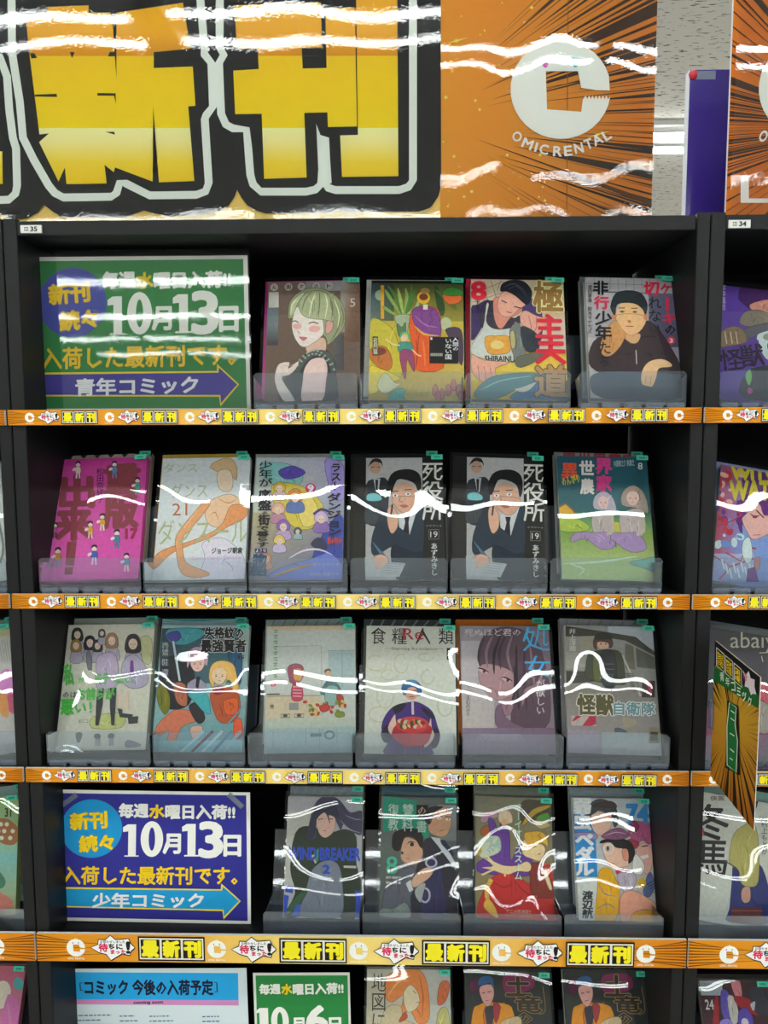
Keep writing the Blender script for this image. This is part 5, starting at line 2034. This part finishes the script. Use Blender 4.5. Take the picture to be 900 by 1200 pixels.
SEEDS = dict(A1=3, A2=14, A3=5, A4=6, B1=31, B2=32, B3=33, B4=34, B5=35, B6=36, C1=41, C2=42, C3=43, C4=44, C5=45, C6=46, D1=51, D2=52, D3=53, D4=54)
for key, org, qs, draw, row, edge, bcol, bx, lab, blab, off in B_:
    q = pts(qs)
    P_ = [px(org, a) for a in q]
    small = row == 3
    w_, h_ = (.113, .166) if small else (.128, .182)
    if row == 2:
        h_ = .177
    if key == 'A4':
        w_ = .1205
    mb = ((P_[2][0] + P_[3][0]) / 2, (P_[2][1] + P_[3][1]) / 2)
    mt = ((P_[0][0] + P_[1][0]) / 2, (P_[0][1] + P_[1][1]) / 2)
    lean = LEAN[row]
    base, roll = place(mb, mt, ZB[row], h_, lean, .022 if key == 'A4' else None)
    amp = {0: .0005, 1: .0011, 2: .0010, 3: .0008}[row]
    bs = book_basis(base.x, base.y, base.z, lean, roll)
    book(lab, 'manga books facing out on the shelves', bs, w_, h_, edge, draw, q, SEEDS[key], sleeve_amp=amp, extra=.004 if row < 2 else .008)
    # the second copy stands one step up behind the first
    dn = Matrix.Translation(Vector((off[0] * .001, 0, 0)))
    b2_ = dn @ bs @ Matrix.Translation((0, 0.0215, (.0150, .0145, .0125, .013)[row]))
    book(blab, 'second copies standing behind the front row', b2_, w_, h_, bcol, back_draw(bcol, bx), None, SEEDS[key] + 100, sleeve_amp=amp, extra=.004, thick=.012)

for row, ypx, lst in TRW:
    for i, (a, b) in enumerate(lst):
        xa, xb = at(a, ypx, 0.004).x, at(b, ypx, 0.004).x
        lab = [x[8] for x in B_ if x[4] == row][i]
        tray('clear plastic tray holding the ' + lab.split(' with ')[0].split(',')[0].replace('manga book', 'book') if False else
             'clear tray under the ' + ' '.join(lab.split()[:12]), xa, xb, SURF[row] + (.0 if row < 3 else .0), LEAN[row], y0=0.004 if row < 3 else 0.010)


# lowest row, right bay and left bay
def loose(label, draw, quad, w_, h_, Zs, lean, edge, seed, botY, xl, xr=None, k=1.0, org=(0, 0), group='manga books facing out on the shelves', blab=None, bcol='8c8c8c', tr=True, zbase=None, trlab=None, roll=0.0, bdraw=None):
    """book given by its left (or right) lower corner x on the plane botY"""
    cx = xl + w_ / 2 if xr is None else xr - w_ / 2
    bs = book_basis(cx, botY, Zs + .012, lean, roll)
    book(label, group, bs, w_, h_, edge, draw, quad, seed, sleeve_amp=.0006)
    if blab:
        b2_ = bs @ Matrix.Translation((-.004, 0.0215, 0.014))
        book(blab, 'second copies standing behind the front row', b2_, w_, h_, bcol, bdraw or back_draw(bcol), None, seed + 50, sleeve_amp=.0006, extra=.004, thick=.012)
    if trlab:
        tray(trlab, cx - .070, cx + .066, Zs, lean, y0=botY - .034 if botY > .04 else 0.004)


def rq(k, tl, w_, h_, tr=None):
    """crop-unit quad of a book whose left side is seen: TL, BL and crop scale"""
    return [tl[0], tl[1], tl[2], tl[3]]


L24 = math.radians(24)
# row 5 (their feet are below the frame)
for i, (nm, ox, tlx, trx, ty, dr, ed, lb, bl, sd) in enumerate((
        ('E1', 410, 135, 780, 105, e1, 'a8a48e', 'pale manga book with orange haired girl in pencil colours', 'pale copy behind the orange haired girl book', 61),
        ('E2', 525, 128, 795, 128, e2, '1e2422', 'black manga book of man in yellow suit, left of the pair', 'black copy behind the left yellow suit book', 62),
        ('E3', 640, 118, 785, 118, e2, '1e2422', 'black manga book of man in yellow suit, right of the pair', 'black copy behind the right yellow suit book', 63))):
    lean = L24
    h_, w_ = .182, .128
    cxp = ox + (tlx + trx) / 2 / S_
    typ = 1120 + ty / S_
    Yb = .038
    Ytop, Ztop = Yb + h_ * math.sin(lean), SURF[4] + .012 + h_ * math.cos(lean)
    T_ = atz(cxp, typ, Ztop)
    Yb = T_.y - h_ * math.sin(lean)
    bx = T_.x
    wpx = (trx - tlx)
    q = [(tlx, ty), (trx, ty), (trx + (8 if nm == 'E3' else 2), ty + 1000), (tlx + 6, ty + 1000)]
    bs = book_basis(bx, Yb, SURF[4] + .012, lean, 0)
    book(lb, 'manga books facing out on the shelves', bs, w_, h_, ed, dr, q, sd, sleeve_amp=.0006)
    tray('clear tray under the ' + ' '.join(lb.split()[:11]), bx - .068, bx + .068, SURF[4], lean, y0=Yb - .034)

# right bay
def by_tl(ox, oy, k, tl, bl, row, w_, h_):
    """basis and drawing quad from the seen top-left and bottom-left corners"""
    lean = LEAN[row]
    pb_ = (ox + bl[0] / k, oy + bl[1] / k)
    pt_ = (ox + tl[0] / k, oy + tl[1] / k)
    b0, roll = place(pb_, pt_, ZB[row], h_, lean)
    bs = book_basis(b0.x, b0.y, b0.z, lean, roll) @ Matrix.Translation((w_ / 2, 0, 0))
    # project the right corners back to crop units for the drawing frame
    def pj(v):
        d = v - CAM
        z = d.dot(_f)
        return ((450 + F * d.dot(_rt) / z - ox) * k, (600 - F * d.dot(_up) / z - oy) * k)
    q = [pj(bs @ Vector(c)) for c in ((-w_ / 2, 0, h_), (w_ / 2, 0, h_), (w_ / 2, 0, 0), (-w_ / 2, 0, 0))]
    return bs, q, b0


RB = [
    (820, 300, 6.3125, (160, 165), (145, 1040), 0, r1, '4c3280', 71, .113, .173, 'violet manga book with a masked dark haired figure', 'grey violet copy behind the violet masked figure book', '3c2c60', (842, 965)),
    (820, 520, 6.6667, (162, 122), (98, 1075), 1, r2, '6c88b8', 72, .113, .173, 'manga book with purple haired face under tall yellow letters', 'lilac copy behind the tall yellow letters book', '8c90b8', (833, 955)),
    (810, 718, 5.714, (120, 98), (82, 985), 2, r3, '44444a', 73, .128, .182, 'dark manga book with chalk lettering behind the hanging sign card', 'grey copy behind the chalk lettering book', '5c6064', (823, 945)),
    (810, 915, 6.6667, (76, 92), (28, 1080), 3, r4, 'adafa8', 74, .128, .176, 'off-white manga book with figure in ochre jacket and big brush characters', 'teal grey copy behind the ochre jacket book', '6c9088', (813, 930)),
]
for ox, oy, k, tl, bl, row, dr, ed, sd, w_, h_, lb, blb, bc, tw in RB:
    bs, q, b0 = by_tl(ox, oy, k, tl, bl, row, w_, h_)
    book(lb, 'manga books facing out on the shelves', bs, w_, h_, ed, dr, q, sd, sleeve_amp=.0006, extra=.006)
    b2_ = bs @ Matrix.Translation((0, 0.0215, 0.014))
    book(blb, 'second copies standing behind the front row', b2_, w_, h_, bc, back_draw(bc), None, sd + 50, sleeve_amp=.0006, extra=.004, thick=.012)
    y_ = (483, 690, 892, 1088)[row]
    tray('clear tray under the ' + ' '.join(lb.split()[:11]), at(tw[0], y_, .004).x, at(tw[1], y_, .004).x, SURF[row], LEAN[row], y0=0.004 if row < 3 else .010)
# right bay, lowest row: book 24
lean = L24
Ztop = SURF[4] + .012 + .173 * math.cos(lean)
T_ = atz(819, 1149, Ztop)
Yb = T_.y - .173 * math.sin(lean)
bs = book_basis(T_.x + .0565, Yb, SURF[4] + .012, lean, 0)
q = [(172, 262), (172 + 9 * 91, 262), (172 + 9 * 93, 262 + 1250), (172, 262 + 1250)]
book('dark crowded manga book numbered 24 at the bottom right corner', 'manga books facing out on the shelves', bs, .113, .173, '3a2028', r5, q, 75, sleeve_amp=.0006, stx=-.028)
tray('clear plastic tray under the dark crowded book numbered 24', T_.x - .010, T_.x + .125, SURF[4], lean, y0=Yb - .034)


# left bay: only the right edges show (drawn in photograph pixels)
def by_tr(tr, br, Zb, lean, w_, h_):
    b0, roll = place(br, tr, Zb, h_, lean)
    bs = book_basis(b0.x, b0.y, b0.z, lean, roll) @ Matrix.Translation((-w_ / 2, 0, 0))

    def pj(v):
        d = v - CAM
        z = d.dot(_f)
        return (450 + F * d.dot(_rt) / z, 600 - F * d.dot(_up) / z)
    q = [pj(bs @ Vector(c)) for c in ((-w_ / 2, 0, h_), (w_ / 2, 0, h_), (w_ / 2, 0, 0), (-w_ / 2, 0, 0))]
    return bs, q


for tr, br, row, dr, ed, sd, w_, h_, lb, tw in (
        ((1, 534), (8, 678), 1, l2, 'b0b4b0', 81, .128, .182, 'white manga book cut by the left frame edge, second row', (-112, 9)),
        ((12, 730), (20, 881), 2, l3, 'a4a09c', 82, .128, .182, 'grey manga book with pink patches at the left frame edge, third row', (-100, 21)),
        ((23, 925), (18, 1072), 3, l4, '7c9048', 83, .113, .166, 'green manga book numbered 31 at the left frame edge, fourth row', (-85, 31))):
    bs, q = by_tr(tr, br, ZB[row], LEAN[row], w_, h_)
    book(lb, 'manga books facing out on the shelves', bs, w_, h_, ed, dr, q, sd, sleeve_amp=.0007)
    if row > 1:
        b2_ = bs @ Matrix.Translation((0, 0.0215, 0.014))
        book('teal grey copy behind the ' + lb.split(' at ')[0].replace('manga ', ''), 'second copies standing behind the front row', b2_, w_, h_, '77908c', back_draw('77908c'), None, sd + 50, sleeve_amp=.0006, extra=.004, thick=.012)
    y_ = (483, 690, 892, 1088)[row]
    tray('clear tray under the ' + ' '.join(lb.split()[:11]), at(tw[0], y_, .004).x, at(tw[1], y_, .004).x, SURF[row], LEAN[row], y0=0.004 if row < 3 else .010)
Ztop = SURF[4] + .012 + .173 * math.cos(L24)
T_ = atz(30.5, 1132, Ztop)
Yb = T_.y - .173 * math.sin(L24)
bs = book_basis(T_.x - .0565, Yb, SURF[4] + .012, L24, 0)
book('rose coloured manga book at the bottom left corner', 'manga books facing out on the shelves', bs, .113, .173, 'a05068', l5,
     [(-62, 1132), (30.5, 1132), (30, 1276), (-62, 1276)], 84, sleeve_amp=.0007)
tray('clear plastic tray under the rose coloured book', T_.x - .125, T_.x + .012, SURF[4], L24, y0=Yb - .034)

# ------------------------------------------------------------------ poster sheets
def sheet_poster(name, label, tl, tr, br, bl, Yp, w_, h_, zbot, draw, quad, lean=0.03, film_seed=1, gloss=True, film=True, amp=.0005, cat='poster'):
    """a stiff laminated sheet standing on the shelf; corners are photograph pixels on the plane Yp"""
    B0 = at((bl[0] + br[0]) / 2, (bl[1] + br[1]) / 2, Yp)
    T0 = at((tl[0] + tr[0]) / 2, (tl[1] + tr[1]) / 2, Yp)
    p, q = at(*bl, Yp), at(*br, Yp)
    roll = -math.atan2(q.z - p.z, q.x - p.x)
    bs = Matrix.Translation((B0.x, Yp, zbot)) @ Matrix.Rotation(-lean, 4, 'X') @ Matrix.Rotation(roll, 4, 'Y')
    r = empty(name, label=label, cat=cat, basis=bs)
    pp = boxes('paper_sheet', [(-w_ / 2, w_ / 2, 0, .0004, 0, h_)], M['paper'], r)
    A = Art(homog(quad, [(-w_ / 2, h_), (w_ / 2, h_), (w_ / 2, 0), (-w_ / 2, 0)]), (-w_ / 2, 0, w_ / 2, h_))
    draw(A)
    A.build('poster_print', M['plainprint'], pp).location = (0, -0.00005, 0)
    boxes('card_backing', [(-w_ / 2 + .002, w_ / 2 - .002, .0006, .0024, .0005, h_ - .002)], M['foam'], r)
    if film:
        sheet('laminate_film', w_ + .006, h_ + .008, amp, film_seed, M['posterfilm'], r, 40, 26, y=-.003, z0=-.0, wl=.3)
    return r


def news(bg, circ, word, arrow):
    def d(A):
        A.R('c4c4bf', 120, 20, 880, 540)
        A.P(bg, '172,52 815,58 822,486 194,474')
        A.E(circ, 291, 173, 104, 100, n=40)
        A.T('新刊', 220, 118, 342, 174, 'd9ab1c', b=.045, rot=-4, ol='8a6a10', ow=.015)
        A.T('続々', 252, 196, 366, 250, 'd9ab1c', b=.045, rot=-4, ol='8a6a10', ow=.015)
        A.T('毎週', 384, 88, 482, 134, 'd2d0c6', b=.05)
        A.T('水', 488, 92, 536, 136, 'd9ab1c', b=.05)
        A.T('曜日入荷!!', 542, 92, 776, 138, 'd2d0c6', b=.05)
        A.P('cfcdc4', '398,168 414,158 442,158 442,264 452,264 452,268 404,268 404,264 416,264 416,182 398,184')
        A.E('cfcdc4', 496, 208, 38, 61, n=30)
        A.E(bg, 496, 208, 11, 40, n=20)
        A.T('月', 536, 192, 592, 256, 'cfcdc4', b=.045)
        A.P('cfcdc4', '598,166 614,156 644,156 644,262 656,262 656,267 606,267 606,262 617,262 617,180 598,182')
        A.T('3', 660, 152, 732, 268, 'cfcdc4', b=.035)
        A.T('日', 742, 196, 796, 264, 'cfcdc4', b=.045)
        A.T('入荷した最新刊です。', 198, 302, 786, 362, 'd2a81c', b=.03)
        A.P('c8b42c', '196,371 731,378 732,358 799,418 741,480 737,452 198,439')
        A.P(arrow, '201,377 736,383 737,368 793,418 743,470 741,447 203,435')
        A.T(word, 300, 392, 672, 440, 'd2d0ca', b=.035)
    return d


def news_adult(A):
    news('28703a', '3c4590', '青年コミック', '3a3486')(A)


def news_boys(A):
    news('2c2c78', '1c7cae', '少年コミック', '1f84b4')(A)


Q4 = [(162, 40), (828, 48), (833, 497), (183, 485)]
sheet_poster('poster_sheet', 'green poster sheet with blue circle reading 10月13日 on the top shelf', (37, 298), (286, 297), (292, 478), (45, 479), .060, .297, .210,
             SURF[0] + .0005, news_adult, Q4, lean=-.008, film_seed=91)
sheet_poster('poster_sheet', 'navy blue poster sheet with light blue circle and arrow on the fourth shelf', (57.6, 924.2), (294.4, 927), (296.2, 1086.7), (65, 1082.4), .054, .286, .199,
             SURF[3] + .0008, news_boys, Q4, lean=.02, film=False)


def coming(A):   # crop (60,1135) scale 3.333
    A.R('b4c0c4', -20, -40, 860, 720)
    A.P('2690c8', '42,4 762,25 760,140 38,120')
    A.P('b478a8', '38,120 760,140 760,162 36,140')
    A.T('コミック 今後の入荷予定', 148, 46, 660, 108, '1c1c30', b=.04, rot=1.4)
    for x, s in ((130, 1), (676, -1)):
        A.S('1c1c30', 4, [(x + 10 * s, 52 if s == 1 else 62), (x, 52 if s == 1 else 62), (x, 84 if s == 1 else 102), (x + 10 * s, 84 if s == 1 else 102)], smooth=False)
    A.T('coming soon', 340, 134, 458, 150, '1c1c30', b=.03)
    rr = random.Random(2)
    for row in range(16):
        y = 186 + row * 20
        for x0, wd in ((70, 180), (280, 74), (400, 96), (612, 70)):
            wd *= rr.uniform(.7, 1.0)
            k = 0
            while k < wd:
                l_ = rr.uniform(6, 20)
                A.R('50607c', x0 + k, y + x0 * .028, x0 + min(wd, k + l_), y + 5 + x0 * .028)
                k += l_ + 4


def oct6(A):    # crop (55,1120) scale 2.432
    A.R('b8bcb4', 590, 30, 890, 600)
    A.P('28703a', '606,50 872,58 868,560 600,555')
    A.T('毎週', 616, 78, 676, 108, 'd0cec4', b=.05)
    A.T('水', 681, 80, 710, 110, 'd9ab1c', b=.05)
    A.T('曜日入荷!!', 714, 80, 858, 112, 'd0cec4', b=.05)
    A.P('cfcdc4', '604,158 614,150 638,150 638,230 612,230 612,164 604,166')
    A.E('cfcdc4', 672, 192, 26, 44, n=30)
    A.E('28703a', 672, 192, 8, 28, n=20)
    A.T('月', 706, 184, 742, 226, 'cfcdc4', b=.045)
    A.T('6', 752, 150, 808, 234, 'cfcdc4', b=.04)
    A.T('日', 816, 186, 848, 228, 'cfcdc4', b=.045)
    A.T('入荷した新刊です。', 618, 250, 850, 280, 'd2a81c', b=.03)


p = at(182, 1135, .072)
sheet_poster('poster_sheet', 'white list sheet with sky blue heading 今後の入荷予定 on the lowest shelf', (65, 1132.6), (300, 1137), (300, 1290), (63, 1290), .072, .297, .210,
             p.z - .210, coming, [(16, -10), (796, 5), (796, 560), (10, 545)], lean=.0, film=False)
p = at(358, 1140, .068)
sheet_poster('poster_sheet', 'small green sheet with white 10月6日 beside the white list sheet', (301, 1139), (415, 1140), (414, 1290), (301, 1290), .068, .145, .205,
             p.z - .205, oct6, [(598, 42), (878, 50), (876, 440), (596, 436)], lean=.0, film=False)
bx0 = at(62, 1160, .066)
# a low support box carries both lowest sheets
zt = at(182, 1135, .072).z - .210
tag(boxes('display_riser', [(bx0.x, at(416, 1160, .066).x, .060, .110, SURF[4] + .0002, zt - .0003)], M['shelf']) if zt - SURF[4] > .002 else
    empty('display_riser'), 'low black riser under the sheets on the lowest shelf', 'riser') if zt - SURF[4] > .002 else None

# tape corners on the navy poster
nav = [o for o in bpy.data.objects if o.name.startswith('poster_sheet') and 'navy' in o.get('label', '')][0]
for (x_, z_, a_) in ((-.121, .184, .65), (.122, .187, -.75)):
    o = boxes('tape', [(-.014, .014, -.0012, -.0009, -.0038, .0038)], M['tape'], nav)
    o.location = (x_, 0, z_)
    o.rotation_euler = (0, -a_, 0)
    o['label'] = 'short piece of clear tape'
# ------------------------------------------------------------------ the card sign hanging in front of the right bay
FX = 0.473
z_top0, z_bot0 = 1.242, 1.058
DEP, HH = 0.122, 0.184
r = empty('sign_card', (FX, -0.0075, z_bot0), 'small orange and green sign card sticking out from the upright of the right bookcase', 'sign')
card = mesh('card', [(x_, y_, z_) for x_ in (0, .0008) for (y_, z_) in ((0, 0), (-DEP, -.010), (-DEP, HH - .010), (0, HH))],
            [(0, 1, 2, 3), (7, 6, 5, 4), (0, 4, 5, 1), (1, 5, 6, 2), (2, 6, 7, 3), (3, 7, 4, 0)], M['paper'], r)
quad = [(164, 170), (478, 410), (356, 1415), (90, 1065)]          # crop (810,718) scale 5.714
fm = homog(quad, [(0, HH), (DEP, HH), (DEP, 0), (0, 0)])
A = Art(fm, (0.0, 0.0, DEP, HH))
A.f = lambda x, y: (x, y)
A.G('b8902a b8902a 8a4a10 9c6418', 0, HH, DEP, 0)
A.f = fm
A.speed('241a10', 250, 760, 0, 360, 120, 700, 90, 7, .018)
A.P('15171a', '164,170 478,410 470,550 155,345')
A.P('1c5428', '152,350 468,545 462,640 142,450')
for i, ch in enumerate('最新刊'):
    x = 172 + i * 60
    y = 215 + i * 50
    A.P('bdbbb2', [(x, y), (x + 54, y + 44), (x + 50, y + 178), (x - 6, y + 130)])
    A.P('1c1512', [(x + 4, y + 10), (x + 50, y + 48), (x + 46, y + 170), (x, y + 128)])
    A.P('d0a818', [(x + 8, y + 30), (x + 44, y + 58), (x + 40, y + 152), (x + 4, y + 118)])
    A.T(ch, x + 4, y + 44, x + 44, y + 142, '3c2c10', b=-.01)
A.P('c4b8bc', '350,360 375,400 400,370 410,420 440,430 435,480 445,535 420,530 405,540 390,490 362,480 372,430')
A.T('待', 356, 385, 384, 440, 'b03060', b=.02)
for i, ch in enumerate('青年コミック'):
    A.T(ch, 190 + i * 38, 390 + i * 33, 218 + i * 38, 452 + i * 33, 'b8c4b4', b=.02)
A.S('15171a', 16, '240,585 300,620 285,1070 205,1020', smooth=False, closed=True)
A.P('1c6030', '245,590 296,625 280,760 292,860 268,1060 208,1010 215,880 220,760')
A.S('c4ccb8', 5, '247,596 294,628 278,745 290,850 268,1050 210,1005 216,880 222,760', smooth=False, closed=True)
for s_ in ('255,650 280,670', '250,700 275,720', '240,800 270,820', '235,900 262,925', '230,960 250,975'):
    A.S('c4ccb8', 6, s_, smooth=False)
A.v = [(v[0], v[1], v[2] - .010 * v[0] / DEP) for v in A.v]
pr = A.build('card_print', M['plainprint'], card)
# the print is built facing -y; turn it so that it lies on the card's left face, towards the camera side
pr.rotation_euler = (0, 0, -math.pi / 2)
pr.location = (-.00005, 0, 0)
boxes('clip', [(-.004, .004, -.004, .0062, HH * .35, HH * .55)], M['acrylic_base'], r)
